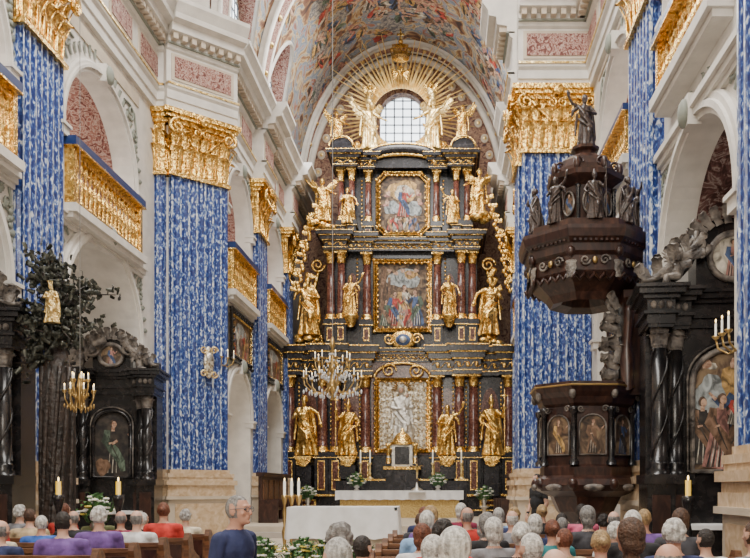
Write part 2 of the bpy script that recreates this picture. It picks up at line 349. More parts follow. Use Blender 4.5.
mb=MB()
mb.prismz([(-7.5,20.35),(-7.12,20.35),(-6.0,21.4),(-6.0,21.9),(-7.5,21.9)],0,13.8,WHITE)
cx,cy=-6.50,20.92; ang=40
mb.push(T(cx,cy,0)@RZ(ang)); pilaster(mb,1.52,.24,9.65); mb.push(T(0,0,9.65)); capital(mb,1.52,.24,1.55); mb.pop(); entab(mb,-.95,.95,.32); mb.pop()
mb.push(T(-7.30,20.36,0)); pilaster(mb,.42,.12,9.65); mb.push(T(0,0,9.65)); capital(mb,.42,.12,1.55); mb.pop(); entab(mb,-.3,.25,.12,False); mb.pop()
mb.obj('wall_pier_left')
mb=MB(); mb.box(1.9,3.6,19.5,21.2,0,13.8,WHITE)
mb.push(T(2.70,19.52,0)); pilaster(mb,1.66,.22,9.8); mb.push(T(0,0,9.8)); capital(mb,1.66,.22,1.5); mb.pop(); entab(mb,-.95,.9,.3); mb.pop()
mb.push(T(1.9,20.2,0)@RZ(-90)); pilaster(mb,1.0,.1,9.65); mb.push(T(0,0,9.65)); capital(mb,1.0,.1,1.55); mb.pop(); entab(mb,-.7,.7,.15,False); mb.pop()
mb.obj('wall_pier_right')

mb=MB(); mb.box(-11,7.5,-6,34,-.2,0,FLOORM)
for i in range(0,14):
    for j in range(0,30):
        if (i+j)%2==0: mb.box(-10+i*1.2,-10+i*1.2+1.17,-5+j*1.2,-5+j*1.2+1.17,0,.004,WARM)
mb.obj('floor')
mb=MB(); mb.box(-7.4,3.5,14.9,34,0.,.15,FLOORM); mb.box(-7.4,3.5,15.3,34,.15,.3,WARM); mb.box(-6.05,2.75,21.5,33.4,.3,.45,FLOORM); mb.box(-6.05,2.75,21.9,33.4,.45,.6,WARM)
mb.obj('floor_sanctuary_steps')

mb=MB(); N=24; c=-1.95; hw=5.5
P=[(c-hw*cos(pi*i/N),13.7+6.2*sin(pi*i/N)) for i in range(N+1)]
for i in range(N):
    a,b=P[i],P[i+1]; mb.add([(a[0],-6,a[1]),(b[0],-6,b[1]),(b[0],20.5,b[1]),(a[0],20.5,a[1])],[(0,1,2,3)],FRES,True)
mb.obj('ceiling_nave_vault')
mb=MB(); mb.box(-11,7.5,-6.2,-6,0,20,WHITE); mb.obj('wall_back')
mb=MB(); c2=-1.65; hw2=4.4
Q=[(c2-hw2*cos(pi*i/N),13.7+6.1*sin(pi*i/N)) for i in range(N+1)]
for i in range(N): mb.quad((P[i][0],20.5,P[i][1]),(P[i+1][0],20.5,P[i+1][1]),(Q[i+1][0],20.5,Q[i+1][1]),(Q[i][0],20.5,Q[i][1]),WHITE)
mb.obj('wall_chancel_arch')

# chancel vault with window lunettes
mb=MB(); K=120; ys=[20.5+(33.4-20.5)*i/K for i in range(K+1)]; NT=40; rise=6.3; z0=13.7
cols=[]
LC=(23.3,27.9); LR=1.35
for y in ys:
    zh=z0
    for lc in LC:
        if abs(y-lc)<LR: zh=z0+3.4*math.sqrt(1-((y-lc)/LR)**2)
    th=math.asin(min(1,(zh-z0)/rise)); cols.append((y,th,zh))
vs=[];fs=[]
for y,th,zh in cols:
    for k in range(NT+1):
        a=th+(pi-2*th)*k/NT; vs.append((c2-hw2*cos(a),y,z0+rise*sin(a)))
for i in range(K):
    for k in range(NT): fs.append((i*(NT+1)+k,(i+1)*(NT+1)+k,(i+1)*(NT+1)+k+1,i*(NT+1)+k+1))
mb.add(vs,fs,FRES,True)
for i in range(K):
    (ya,ta,za),(yb,tb,zb_)=cols[i],cols[i+1]
    if za>z0 or zb_>z0:
        for sg in (-1,1):
            xa=c2+sg*hw2*cos(ta); xb=c2+sg*hw2*cos(tb); xw=c2+sg*(hw2+.25)
            mb.quad((xa,ya,za),(xb,yb,zb_),(xw,yb,zb_),(xw,ya,za),FRESP)
            mb.tube([(xa,ya,za),(xb,yb,zb_)],.07,WHITE,6)
for lc in LC:
    for sg in (-1,1):
        X=c2+sg*(hw2+.2)
        mb.box(min(X,X+sg*.1),max(X,X+sg*.1),lc-LR-.1,lc+LR+.1,z0-.2,z0+3.5,WHITE)
        pts=[(lc-.75*cos(pi*i/12),15.6+.75*sin(pi*i/12)) for i in range(13)]+[(lc+.75,14.3),(lc-.75,14.3)]
        mb.add([(X-sg*.03,p[0],p[1]) for p in pts],[tuple(range(len(pts)))],GLASSW)
        for k in range(-2,3): mb.box(X-.06,X+.06,lc+k*.3-.02,lc+k*.3+.02,14.3,16.1,LEAD)
        for k in range(5): mb.box(X-.06,X+.06,lc-.75,lc+.75,14.5+k*.38,14.53+k*.38,LEAD)
random.seed(5)
def vpt(y,th,ins): return (c2-(hw2-ins)*cos(th),y,z0+(rise-ins)*sin(th))
def vblob(yc,th,ru,rv,m,ins,rot=0,n=16,irr=.14):
    ph=random.random()*6; vs=[vpt(yc,th,ins)]
    for i in range(n):
        a=2*pi*i/n; k=1+irr*sin(3*a+ph)+irr*.5*sin(5*a+2*ph); u=ru*k*cos(a); v=rv*k*sin(a)
        uu=u*cos(rot)-v*sin(rot); vv=u*sin(rot)+v*cos(rot); vs.append(vpt(yc+uu,th+vv/5.,ins))
    mb.add(vs,[(0,1+i,1+(i+1)%n) for i in range(n)],m)
CLD=mat('fresco_cloud',(.42,.42,.42),.7,stops=[(.40,(.10,.10,.12)),(.62,(.38,.35,.30))],scale=(5,5,5),nscale=1.5,dist=1)
for g in range(60):
    y=random.uniform(21.5,32.4); th=random.uniform(.25,pi-.25)
    if any(abs(y-lc)<LR+.5 for lc in LC) and (th<.85 or th>pi-.85): continue
    for i in range(3): vblob(y+random.uniform(-.5,.5),th+random.uniform(-.08,.08),random.uniform(.3,.55),random.uniform(.2,.4),CLD,.012+.001*i,random.random()*3)
    for i in range(random.randint(3,6)):
        yy=y+random.uniform(-.7,.7); tt=th+random.uniform(-.13,.13); r=random.uniform(0,3)
        vblob(yy,tt,random.uniform(.13,.24),random.uniform(.26,.45),random.choice(PIG),.020+.002*i,r)
        vblob(yy+.1,tt,.06,random.uniform(.2,.33),PDK,.021+.002*i,r+.2); vblob(yy-.12,tt+.02,.08,.26,random.choice(PIG),.0215+.002*i,r+1)
        vblob(yy-.45*sin(r)*.8,tt+.45*cos(r)*.8/5,.085,.10,PSKN,.036,0,12,.04); vblob(yy+.2*cos(r),tt+.2*sin(r)/5,.05,.22,PSKN,.035,r+.9)
# transverse arches: white mouldings with painted soffit
for y,w in ((21.0,.8),(25.55,.7),(32.95,.5)):
    R=[]
    for k in range(NT+1):
        a=pi*k/NT
        R.append(((c2-(hw2-.02)*cos(a),z0+(rise-.02)*sin(a)),(c2-(hw2-.24)*cos(a),z0+(rise-.24)*sin(a))))
    for k in range(NT):
        (o,i_),(o2,i2)=R[k],R[k+1]
        mb.quad((i_[0],y-w/2,i_[1]),(i2[0],y-w/2,i2[1]),(i2[0],y+w/2,i2[1]),(i_[0],y+w/2,i_[1]),FRESP)
        for yy in (y-w/2,y+w/2): mb.quad((i_[0],yy,i_[1]),(i2[0],yy,i2[1]),(o2[0],yy,o2[1]),(o[0],yy,o[1]),WHITE)
        mb.tube([(i_[0],y-w/2,i_[1]),(i2[0],y-w/2,i2[1])],.07,WHITE,5); mb.tube([(i_[0],y+w/2,i_[1]),(i2[0],y+w/2,i2[1])],.05,WHITE,5)
        if k%2==0:
            mx,mz=(i_[0]+i2[0])/2,(i_[1]+i2[1])/2
            mb.ell((mx,y,mz),(.09,w*.2,.09),GOLDP,8,5)
mb.obj('ceiling_chancel_vault')

# east wall with round-headed window
mb=MB(); WY=33.4; wx=-1.78
mb.push(T(0,WY,0)); zone(mb,-6.05,2.75,0,20.2,wx-.95,wx+.95,15.75,17.2,.95,FRESG,WHITE,GLASSW,.5); mb.pop()
for r,th,m in ((4.05,.14,WHITE),):
    pts=[(c2-r*cos(pi*i/36),WY-.08,z0+(r+1.8)*sin(pi*i/36)) for i in range(37)]; mb.tube(pts,th,m,6)
for i in range(23):
    a=pi*(i+.5)/23; x=c2-3.72*cos(a); z=z0+5.5*sin(a)
    mb.ell((x,WY-.03,z),(.17,.04,.19),WARM,10,6); mb.ell((x,WY-.07,z),(.08,.03,.09),GOLDP,8,5)
mb.obj('wall_east')
mb=MB()
for k in range(-2,3): mb.box(wx+k*.36-.025,wx+k*.36+.025,WY+.38,WY+.44,15.75,18.1,LEAD)
for k in range(7): mb.box(wx-.93,wx+.93,WY+.38,WY+.44,15.95+k*.34,15.98+k*.34,LEAD)
mb.obj('window_1')

# ---------------------------------------------------------------- figures (one continuous remeshed surface)
class Parts:
    def __init__(s): s.b=MB()
    def ell(s,c,r,R=None,n=16,k=10):
        pr=[(max(.001,sin(pi*i/k)),-cos(pi*i/k)) for i in range(k+1)]
        s.b.push(T(*c)@(R or Matrix.Identity(4))@S(*r)); s.b.lathe(pr,n,WHITE); s.b.pop(); return s
    def cap(s,p,q,r0,r1,n=12):
        p=Vector(p);q=Vector(q);d=q-p;L=max(d.length,1e-4)
        pr=[(.001,-r0)]+[(r0*cos(a),r0*sin(a)) for a in (-1.1,-.6,0)]+[(r1*cos(a),L+r1*sin(a)) for a in (0,.6,1.1)]+[(.001,L+r1)]
        M=T(*p)@d.to_track_quat('Z','Y').to_matrix().to_4x4()
        s.b.push(M); s.b.lathe(pr,n,WHITE); s.b.pop(); return s
    def chain(s,pts,rs):
        for i in range(len(pts)-1): s.cap(pts[i],pts[i+1],rs[i],rs[i+1])
        return s
    def robe(s,prof,folds=9,amp=.1,lean=(0,0),n=60,ph=0,flat=.8):
        vs=[];K=len(prof)
        for j,(r,z) in enumerate(prof):
            t=1-j/(K-1)
            for i in range(n):
                a=2*pi*i/n; rr=r*(1+amp*t*sin(folds*a+ph+1.2*z)+amp*.6*t*sin((folds*2-3)*a+2*z))
                vs.append((rr*cos(a)+lean[0]*t,rr*flat*sin(a)+lean[1]*t,z))
        fs=[(j*n+i,j*n+(i+1)%n,(j+1)*n+(i+1)%n,(j+1)*n+i) for j in range(K-1) for i in range(n)]
        fs+=[tuple(range(n-1,-1,-1)),tuple(range((K-1)*n,K*n))]
        s.b.add(vs,fs,WHITE); return s
    def hand(s,w,d,sc=1.,side=1,curl=.3):
        w=Vector(w);d=Vector(d).normalized(); n=Vector((0,0,1)) if abs(d.z)<.8 else Vector((0,-1,0))
        sd=d.cross(n).normalized(); n=sd.cross(d).normalized()
        palm=w+d*.085*sc
        s.cap(w,palm,.026*sc,.03*sc); s.cap(w+sd*.02*sc,palm+sd*.022*sc,.02*sc,.018*sc); s.cap(w-sd*.02*sc,palm-sd*.022*sc,.02*sc,.018*sc)
        for k,l in zip((-1.5,-.5,.5,1.5),(.055,.075,.08,.068)):
            a=palm+sd*.019*k*sc; b=a+(d*(1-curl*.3)-n*curl*.5)*l*.55*sc; c_=b+(d*(1-curl)-n*curl*1.2)*l*.5*sc
            s.cap(a,b,.0105*sc,.0095*sc,8); s.cap(b,c_,.0095*sc,.008*sc,8)
        a=w+d*.025*sc+sd*.025*sc*side; b=a+(d*.6+sd*.7*side)*.04*sc; c_=b+(d*.9+sd*.2*side)*.035*sc
        s.cap(a,b,.014*sc,.011*sc,8); s.cap(b,c_,.011*sc,.009*sc,8); return s
    def head(s,c,hair='short',beard=False,sc=1.):
        x,y,z=c; e=s.ell; k=sc
        e((x,y,z),(.076*k,.097*k,.115*k)); e((x,y-.045*k,z-.065*k),(.052*k,.05*k,.052*k))
        s.cap((x,y-.093*k,z+.02*k),(x,y-.112*k,z-.02*k),.011*k,.017*k,8)
        e((x,y-.09*k,z-.053*k),(.028*k,.014*k,.010*k)); e((x,y-.082*k,z+.038*k),(.055*k,.018*k,.012*k)); e((x,y-.085*k,z-.09*k),(.024*k,.02*k,.018*k))
        for q in (-1,1): e((x+q*.08*k,y+.005*k,z-.005*k),(.013*k,.022*k,.033*k)); e((x+q*.045*k,y-.07*k,z-.02*k),(.022*k,.02*k,.02*k))
        if hair=='short': e((x,y+.012*k,z+.022*k),(.086*k,.100*k,.108*k))
        if hair=='bob':
            e((x,y+.015*k,z+.022*k),(.095*k,.108*k,.115*k)); e((x,y+.04*k,z-.05*k),(.092*k,.07*k,.085*k))
        if hair=='curly':
            for i in range(60):
                a=random.uniform(0,2*pi); b=random.uniform(-.5,1.4)
                p=(cos(a)*cos(b)*.085,sin(a)*cos(b)*.098+.02,sin(b)*.11+.015)
                if p[1]<-.03 and p[2]<.06: continue
                e((x+p[0]*k,y+p[1]*k,z+p[2]*k),(.024*k,)*3,None,8,6)
            e((x,y+.02*k,z+.02*k),(.088*k,.1*k,.11*k))
        if hair=='bun':
            e((x,y+.012*k,z+.022*k),(.087*k,.103*k,.11*k)); e((x,y+.11*k,z+.02*k),(.045*k,.04*k,.045*k))
        if hair=='long':
            e((x,y+.012*k,z+.022*k),(.090*k,.104*k,.112*k)); s.cap((x,y+.055*k,z-.02*k),(x,y+.075*k,z-.13*k),.075*k,.05*k)
        if beard: e((x,y-.07*k,z-.10*k),(.05*k,.035*k,.07*k))
        return s
    def mesh(s,name,voxel,it=2):
        me=bpy.data.meshes.new('t'); me.from_pydata(s.b.v,[],s.b.f); me.update()
        ob=bpy.data.objects.new('t',me); bpy.context.collection.objects.link(ob)
        m=ob.modifiers.new('r','REMESH'); m.mode='VOXEL'; m.voxel_size=voxel
        m2=ob.modifiers.new('s','SMOOTH'); m2.factor=.5; m2.iterations=it
        dg=bpy.context.evaluated_depsgraph_get()
        r=bpy.data.meshes.new_from_object(ob.evaluated_get(dg)); r.name=name
        bpy.data.objects.remove(ob)
        r.polygons.foreach_set('use_smooth',[True]*len(r.polygons)); return r
def wings(p,k=1.):
    for q in (-1,1):
        for i in range(8):
            a=.35+i*.17; L=(.75-.05*abs(i-3))*k
            b=Vector((q*.08,.12,1.35)); t=b+Vector((q*cos(a-1.0+.25)*L*.75,.16,sin(1.45-a)*L))
            p.cap(b,t,.05,.028,8)
    return p
def statue(kind):
    p=Parts()
    robeprof=[(.29,0),(.29,.05),(.25,.3),(.22,.6),(.185,.9),(.17,1.05),(.175,1.2),(.16,1.38),(.08,1.47)]
    p.robe(robeprof,7,.24,(.05,0),ph=random.random()*6)
    p.ell((0,0,1.28),(.19,.13,.19)); p.cap((-.17,0,1.40),(.17,0,1.40),.065,.065); p.cap((0,0,1.4),(0,-.01,1.55),.06,.05)
    p.cap((.08,-.1,.75),(.1,-.24,.5),.10,.08); p.cap((.1,-.24,.5),(.1,-.16,.1),.08,.05)
    p.chain([(-.2,-.05,1.38),(-.05,-.17,1.1),(.2,-.14,.8),(.28,0,.5)],[.06,.06,.07,.06])
    p.chain([(-.2,-.06,1.2),(-.02,-.20,.95),(.2,-.18,.68),(.30,0,.36)],[.035,.04,.045,.04])
    p.chain([(-.22,-.04,1.0),(-.08,-.22,.8),(.12,-.24,.62)],[.03,.035,.03])
    p.chain([(.24,.05,1.3),(.29,.1,.9),(.31,.08,.4),(.26,.1,.08)],[.05,.07,.08,.06])
    p.chain([(-.24,.05,1.2),(-.28,.08,.8),(-.31,.02,.5)],[.04,.05,.04])
    if kind=='saint_raised':
        p.chain([(-.19,0,1.4),(-.42,-.05,1.5),(-.55,-.12,1.72)],[.065,.05,.035]).hand((-.55,-.12,1.72),(-.2,-.1,1),1.3)
        p.chain([(-.22,0,1.38),(-.38,.0,1.28),(-.42,.0,1.1)],[.06,.06,.03])
        p.chain([(.19,0,1.4),(.34,-.08,1.15),(.16,-.26,1.12)],[.065,.055,.035]).hand((.16,-.26,1.12),(-1,-.3,.2),1.3)
        p.head((0,-.03,1.66),'long',True,1.1)
    if kind=='saint_book':
        p.chain([(-.19,0,1.4),(-.34,-.06,1.12),(-.14,-.26,1.2)],[.065,.05,.035]).hand((-.14,-.26,1.2),(1,-.3,.1),1.3)
        p.chain([(.19,0,1.4),(.42,-.05,1.25),(.50,-.2,1.0)],[.065,.05,.035]).hand((.5,-.2,1.0),(.3,-.5,-1),1.3)
        p.ell((0,-.3,1.22),(.12,.04,.15)); p.head((.01,-.03,1.66),'curly',True,1.1)
    if kind=='saint_staff':
        p.chain([(.19,0,1.4),(.36,-.08,1.2),(.38,-.22,1.4)],[.065,.05,.035]).hand((.38,-.22,1.4),(0,-.3,1),1.3)
        p.chain([(-.19,0,1.4),(-.36,-.02,1.12),(-.3,-.2,.95)],[.065,.055,.035]).hand((-.3,-.2,.95),(.3,-1,0),1.3)
        p.cap((.40,-.25,.02),(.40,-.25,2.05),.025,.025); p.cap((.30,-.25,1.85),(.50,-.25,1.85),.025,.025)
        p.head((0,-.03,1.66),'short',True,1.1); p.cap((0,0,1.72),(0,.02,1.9),.09,.03)
    if kind=='angel':
        p.chain([(-.19,0,1.4),(-.4,-.1,1.42),(-.6,-.2,1.6)],[.06,.045,.03]).hand((-.6,-.2,1.6),(-.5,-.2,.7),1.3)
        p.chain([(.19,0,1.4),(.38,-.1,1.25),(.52,-.25,1.1)],[.06,.045,.03]).hand((.52,-.25,1.1),(.6,-.5,-.3),1.3)
        p.head((0,-.03,1.66),'curly',False,1.1); wings(p)
    if kind=='madonna':
        p.chain([(-.19,0,1.4),(-.32,-.08,1.15),(-.14,-.22,1.1)],[.065,.05,.035]).hand((-.14,-.22,1.1),(1,-.3,.2),1.2)
        p.chain([(.19,0,1.4),(.32,-.05,1.15),(.14,-.2,1.15)],[.065,.05,.035])
        p.ell((.16,-.22,1.3),(.08,.08,.15)); p.ell((.16,-.26,1.5),(.06,.06,.07)); p.head((-.03,-.03,1.66),'long',False,1.1)
        for i in range(7): p.cap((-.03+.08*cos(i*.9),-.03+.08*sin(i*.9),1.78),(-.03+.1*cos(i*.9),-.03+.1*sin(i*.9),1.9),.02,.02)
    return p.mesh('statue_'+kind,.02,1)
random.seed(7)
SM={k:statue(k) for k in ('saint_raised','saint_book','saint_staff','angel','madonna')}
def put_statue(kind,x,y,z,h,m=GOLD,rot=0,flip=1,name=None):
    o=bpy.data.objects.new(name or {'angel':'gilded_angel_statue','madonna':'madonna_statue'}.get(kind,'gilded_saint_statue'),SM[kind])
    if len(SM[kind].materials)==0: SM[kind].materials.append(m)
    bpy.context.collection.objects.link(o); k=h/1.8
    o.location=(x,y,z); o.scale=(k*flip,k,k); o.rotation_euler=(0,0,math.radians(rot))
    o.material_slots[0].link='OBJECT'; o.material_slots[0].material=m
    return o
p=Parts(); p.head((0,-.02,0),'curly',False,1.6)
for q in (-1,1):
    for i in range(5): p.cap((q*.1,.05,-.05),(q*(.42-.03*i),.08,.15-.12*i),.06,.03,8)
CHER=p.mesh('cherub_head',.022)
def inject(mb,me,M,m):
    mb.push(M); mb.add([v.co for v in me.vertices],[tuple(p.vertices) for p in me.polygons],m,True); mb.pop()

# ---------------------------------------------------------------- HIGH ALTAR
AX,AY=-1.60,30.0; k=1/26.67
a=lambda px:(px-403)*k
zz=lambda py:1.65+(488-py)*k
def aent(mb,x0,x1,yf,z0,z1,yb=1.4):
    h=z1-z0
    for u0,u1,o,m in ((0,.12,.04,ALTB),(.12,.15,.06,GOLD),(.15,.5,.0,ALTB),(.5,.54,.08,GOLD),(.54,.72,.14,ALTB),(.72,.76,.20,GOLD),(.76,.95,.28,ALTB),(.95,.99,.30,GOLD),(.99,1,.3,ALTB)):
        mb.box(x0-o,x1+o,yf-o,yb,z0+u0*h,z0+u1*h,m)
    L=x1-x0; n=max(2,int(L/.28)); zc=z0+.33*h
    for i in range(n):
        x=x0+(i+.5)*L/n
        mb.ell((x,yf-.02,zc),(.08,.04,h*.10),GOLD,8,5)
    mb.tube([(x0+L*i/(n*6),yf-.025,zc+h*.09*sin(i*pi/3)) for i in range(n*6+1)],.018,GOLD,4)
def acol(mb,x,y,z0,z1,r,m=REDM):
    h=z1-z0
    mb.box(x-r*1.5,x+r*1.5,y-r*1.5,y+r*1.5,z0,z0+.1,ALTB)
    mb.lathe([(r*1.4,.1),(r*1.45,.16),(r*1.15,.2),(r*1.3,.27),(r*1.05,.31)],16,GOLD,(x,y,z0))
    mb.lathe([(r,.3),(r*1.03,h*.3),(r*.86,h-.42)],16,m,(x,y,z0))
    mb.lathe([(r*.95,h-.44),(r*.95,h-.38),(r*.85,h-.36),(r*1.0,h-.1),(r*1.3,h-.06)],12,GOLD,(x,y,z0))
    for j in range(8):
        mb.push(T(x,y,z0+h-.40)@RZ(j*45)@T(0,-r*.85,0)); leaf(mb,r*.75,.24,r*.5,GOLD); mb.pop()
    mb.box(x-r*1.45,x+r*1.45,y-r*1.45,y+r*1.45,z0+h-.07,z0+h,GOLD)
def aped(mb,x,y,z0,z1,w):
    mb.box(x-w/2,x+w/2,y-w/2,y+w/2+.4,z0,z1,ALTB); mb.box(x-w/2-.05,x+w/2+.05,y-w/2-.05,y+w/2+.4,z1-.1,z1,ALTB)
    mb.box(x-w/2-.055,x+w/2+.055,y-w/2-.06,y+w/2,z1-.13,z1-.1,GOLD); mb.box(x-w/2-.05,x+w/2+.05,y-w/2-.05,y+w/2+.4,z0,z0+.07,GOLD)
    mb.box(x-w*.27,x+w*.27,y-w/2-.03,y,z0+.22,z1-.22,GOLD); mb.box(x-w*.2,x+w*.2,y-w/2-.04,y,z0+.27,z1-.27,REDM)
def frame(mb,x0,x1,z0,z1,y,w,m=GOLD,cut=0):
    def ring(o,yy,t,mm):
        c=cut
        if c: pts=[(x0-o+c,z0-o),(x1+o-c,z0-o),(x1+o,z0-o+c),(x1+o,z1+o-c),(x1+o-c,z1+o),(x0-o+c,z1+o),(x0-o,z1+o-c),(x0-o,z0-o+c)]
        else: pts=[(x0-o,z0-o),(x1+o,z0-o),(x1+o,z1+o),(x0-o,z1+o)]
        for i in range(len(pts)):
            p,q=pts[i],pts[(i+1)%len(pts)]; mb.tube([(p[0],yy,p[1]),(q[0],yy,q[1])],t,mm,6)
            mb.ell((p[0],yy,p[1]),(t*1.5,)*3,mm,6,5)
    ring(w*.25,y-.03,w*.28,m); ring(w*.75,y-.06,w*.30,m)
    per=[(x0,z0,x1,z0),(x1,z0,x1,z1),(x1,z1,x0,z1),(x0,z1,x0,z0)]
    for xa,za,xb,zb in per:
        n=max(3,int(math.hypot(xb-xa,zb-za)/.2))
        for i in range(n+1):
            t=i/n; x=xa+(xb-xa)*t; z=za+(zb-za)*t
            if cut and (min(abs(x-x0),abs(x-x1))<cut*.6 and min(abs(z-z0),abs(z-z1))<cut*.6): continue
            mb.ell((x,y-.08,z),(w*.3,.04,w*.3),m,6,4)
mb=MB(); mb.push(T(AX,AY,0))
mb.box(a(287),a(519),-.25,3.2,.6,1.35,ALTB); mb.box(a(284),a(521),-.4,3.2,.6,.8,ALTB); mb.box(a(284),a(521),-.42,3.2,.8,.85,GOLD)
mb.box(a(289),a(517),.15,3.2,1.35,zz(372),ALTB)
mb.box(a(328),a(478),.35,3.2,zz(372),zz(250),ALTB)
mb.box(a(338),a(470),.55,3.2,zz(250),zz(165),ALTB)
for px,y in ((291,-.05),(324,-.25),(338,-.3),(366,0),(438,0),(460,-.3),(474,-.25),(509,-.05)):
    aped(mb,a(px),y,1.35,zz(455),.50); acol(mb,a(px),y,zz(455),zz(376),.185)
for px in (308,351,448,491):
    mb.prismy([(a(px)-.34,zz(457)),(a(px)+.34,zz(457)),(a(px)+.28,zz(460)),(a(px)+.10,zz(467)),(a(px)-.10,zz(467)),(a(px)-.28,zz(460))],-.95,.1,GOLD)
    mb.box(a(px)-.27,a(px)+.27,-.8,.1,1.35,zz(466),ALTB)
    for q in (-1,1): spiral(mb,(a(px)+q*.16,-.97,zz(463)),.10,.03,GOLD,1.4,q)
    mb.blob(a(px),zz(418),.36,1.15,.13,REDM,irr=0)
for x0,x1,yf in ((287,302,-.35),(302,318,-.1),(318,344,-.6),(344,373,-.3),(433,455,-.3),(455,481,-.6),(481,500,-.1),(500,517,-.35)):
    aent(mb,a(x0),a(x1),yf,zz(376),zz(347))
aent(mb,a(373),a(433),.0,zz(362),zz(349))
for x0,x1 in ((296,318),(345,360),(444,455),(480,502)):
    mb.box(a(x0),a(x1),-.29,0,.98,1.22,GOLD); mb.box(a(x0)+.08,a(x1)-.08,-.3,0,1.03,1.17,REDM)
x0,x1,z0_,z1_=a(380),a(427),zz(449),zz(382)
mb.box(a(372),a(434),.05,.4,zz(455),zz(362),REDM)
mb.box(x0,x1,-.02,.1,z0_,z1_,SILVG)
mb.box(x0-.1,x1+.1,-.01,.1,z0_-.1,z1_+.1,GOLD)
random.seed(12)
for i in range(9):
    for j in range(12):
        x=x0+.1+i*(x1-x0-.2)/8; z=z0_+.1+j*(z1_-z0_-.2)/11
        for t in range(5): mb.ell((x+.055*cos(t*1.256),-.03,z+.055*sin(t*1.256)),(.032,.02,.032),SILVG,6,4)
        mb.ell((x,-.05,z),(.025,.02,.025),GOLDP,6,4)
frame(mb,x0,x1,z0_,z1_,-.02,.15)
inject(mb,SM['madonna'],T(a(403)-.02,-.07,zz(446))@S(1.25,.35,1.25),SILV)
mb.ell((a(403)-.04,-.22,zz(446)+2.07),(.09,.04,.11),PSKN); mb.ell((a(403)+.18,-.20,zz(446)+1.87),(.07,.04,.08),PSKN)
for i in range(13): mb.tube([(a(403)+.22*cos(i*pi/12),-.08,zz(446)+2.1+.22*sin(i*pi/12)),(a(403)+.42*cos(i*pi/12),-.08,zz(446)+2.1+.4*sin(i*pi/12))],[.03,.012],GOLD,5)
for px in (376,431):
    for j in range(14): mb.ell((a(px),0,zz(449)+j*.19),(.09,.07,.09),GOLD,7,5)
mb.tube([(a(403)-1.05*cos(pi*i/14),-.1,zz(378)+.55*sin(pi*i/14)) for i in range(15)],.06,GOLD)
for q in (-1,1): spiral(mb,(a(403)+q*.5,-.15,zz(371)),.28,.045,GOLD,1.6,-q)
mb.box(a(388),a(420),-.9,.1,1.35,zz(468),ALTB); mb.box(a(386),a(422),-.98,.1,zz(470),zz(467),GOLD)
for px in (391,417): acol(mb,a(px),-1.0,zz(467),zz(445),.07,SILV)
mb.box(a(394),a(414),-.85,.1,zz(467),zz(446),SILV); mb.box(a(397),a(411),-.9,.1,zz(465),zz(448),ALTB)
mb.lathe([(.45,0),(.5,.08),(.36,.14),(.33,.25),(.2,.42),(.06,.5),(.05,.62)],16,GOLD,(a(404),-.6,zz(446)))
for px,y in ((331,.0),(342,-.1),(367,.1),(438,.1),(462,-.1),(473,.0)):
    aped(mb,a(px),y+.1,zz(347),zz(322),.40); acol(mb,a(px),y+.1,zz(322),zz(252),.155)
for px in (352,450):
    mb.lathe([(.10,0),(.16,.1),(.24,.3),(.30,.38),(.30,.44)],12,GOLD,(a(px),-.2,zz(316)-.46))
    mb.blob(a(px),zz(296),.27,.95,.33,REDM,irr=0)
for x0,x1,yf in ((326,348,-.3),(348,372,-.05),(434,456,-.05),(456,479,-.3)):
    aent(mb,a(x0),a(x1),yf,zz(252),zz(234),2.)
aent(mb,a(372),a(434),.1,zz(250),zz(238),2.)
def pic2(mb):
    x0,x1,z0,z1=a(378),a(428),zz(327),zz(262); y=.28
    mb.box(x0,x1,y,.5,z0,z1,PBG); c=(x0+x1)/2
    mb.blob(c+.05,z1-.55,.62,.36,y-.002,PSKY); mb.blob(c+.3,z1-.4,.25,.16,y-.003,PYEL)
    mb.box(c-.82,c-.62,y-.003,y,z0+.5,z1-.1,PBRN); mb.box(c-.56,c-.46,y-.003,y,z0+.6,z1-.5,PBRN)
    for i in range(3): mb.box(c-.85+.12*i,c+.85,y-.004-.001*i,y,z0,z0+.30-.09*i,(PBRN,PDK,PBRN)[i])
    pfig(mb,c+.05,z0+.22,1.45,y-.006,PWHT,PYEL,0,1); pfig(mb,c-.38,z0+.12,1.3,y-.014,PRED,PBLU,.06,1); pfig(mb,c+.55,z0+.1,1.4,y-.014,PBLU,PGRN,-.05,-1)
    pfig(mb,c+.22,z0+.05,.85,y-.022,PPNK,PRED,-.1,-1); pfig(mb,c-.68,z0+.1,1.0,y-.022,PGRN,PBRN,.05,1); pfig(mb,c-.1,z0+.03,.6,y-.024,PYEL,PWHT,0,1)
    for i in range(5): mb.blob(c-.5+i*.25,z1-.25-.1*(i%2),.09,.07,y-.006,PSKN,irr=.2)
    frame(mb,x0,x1,z0,z1,y-.03,.18)
pic2(mb)
mb.ell((a(404),-.15,zz(341)),(.50,.12,.36),GOLD,14,8); mb.ell((a(404),-.26,zz(341)),(.28,.06,.22),PBLU,12,6)
mb.ell((a(404),-.31,zz(341)),(.14,.04,.12),SILV,8,5)
for q in (-1,1): spiral(mb,(a(404)+q*.52,-.2,zz(340)),.22,.05,GOLD,1.5,q)
for q,px in ((-1,322),(1,484)):
    pts=[(a(px)+q*(.45*sin(t*2.6)-.1*t),.5,zz(345)+t*3.0) for t in [i/16 for i in range(17)]]
    mb.tube(pts,[.13-.05*i/16 for i in range(17)],GOLD,8)
    spiral(mb,(a(px)+q*.2,.4,zz(262)),.28,.06,GOLD,1.6,q); spiral(mb,(a(px)+q*.3,.4,zz(338)),.28,.06,GOLD,1.6,-q)
    for i in range(9):
        pt=pts[1+i*15//9]; mb.push(T(pt[0],.4,pt[2])@RY(q*(50+random.uniform(-30,30)))); leaf(mb,.2,.42,.12,GOLD); mb.pop()
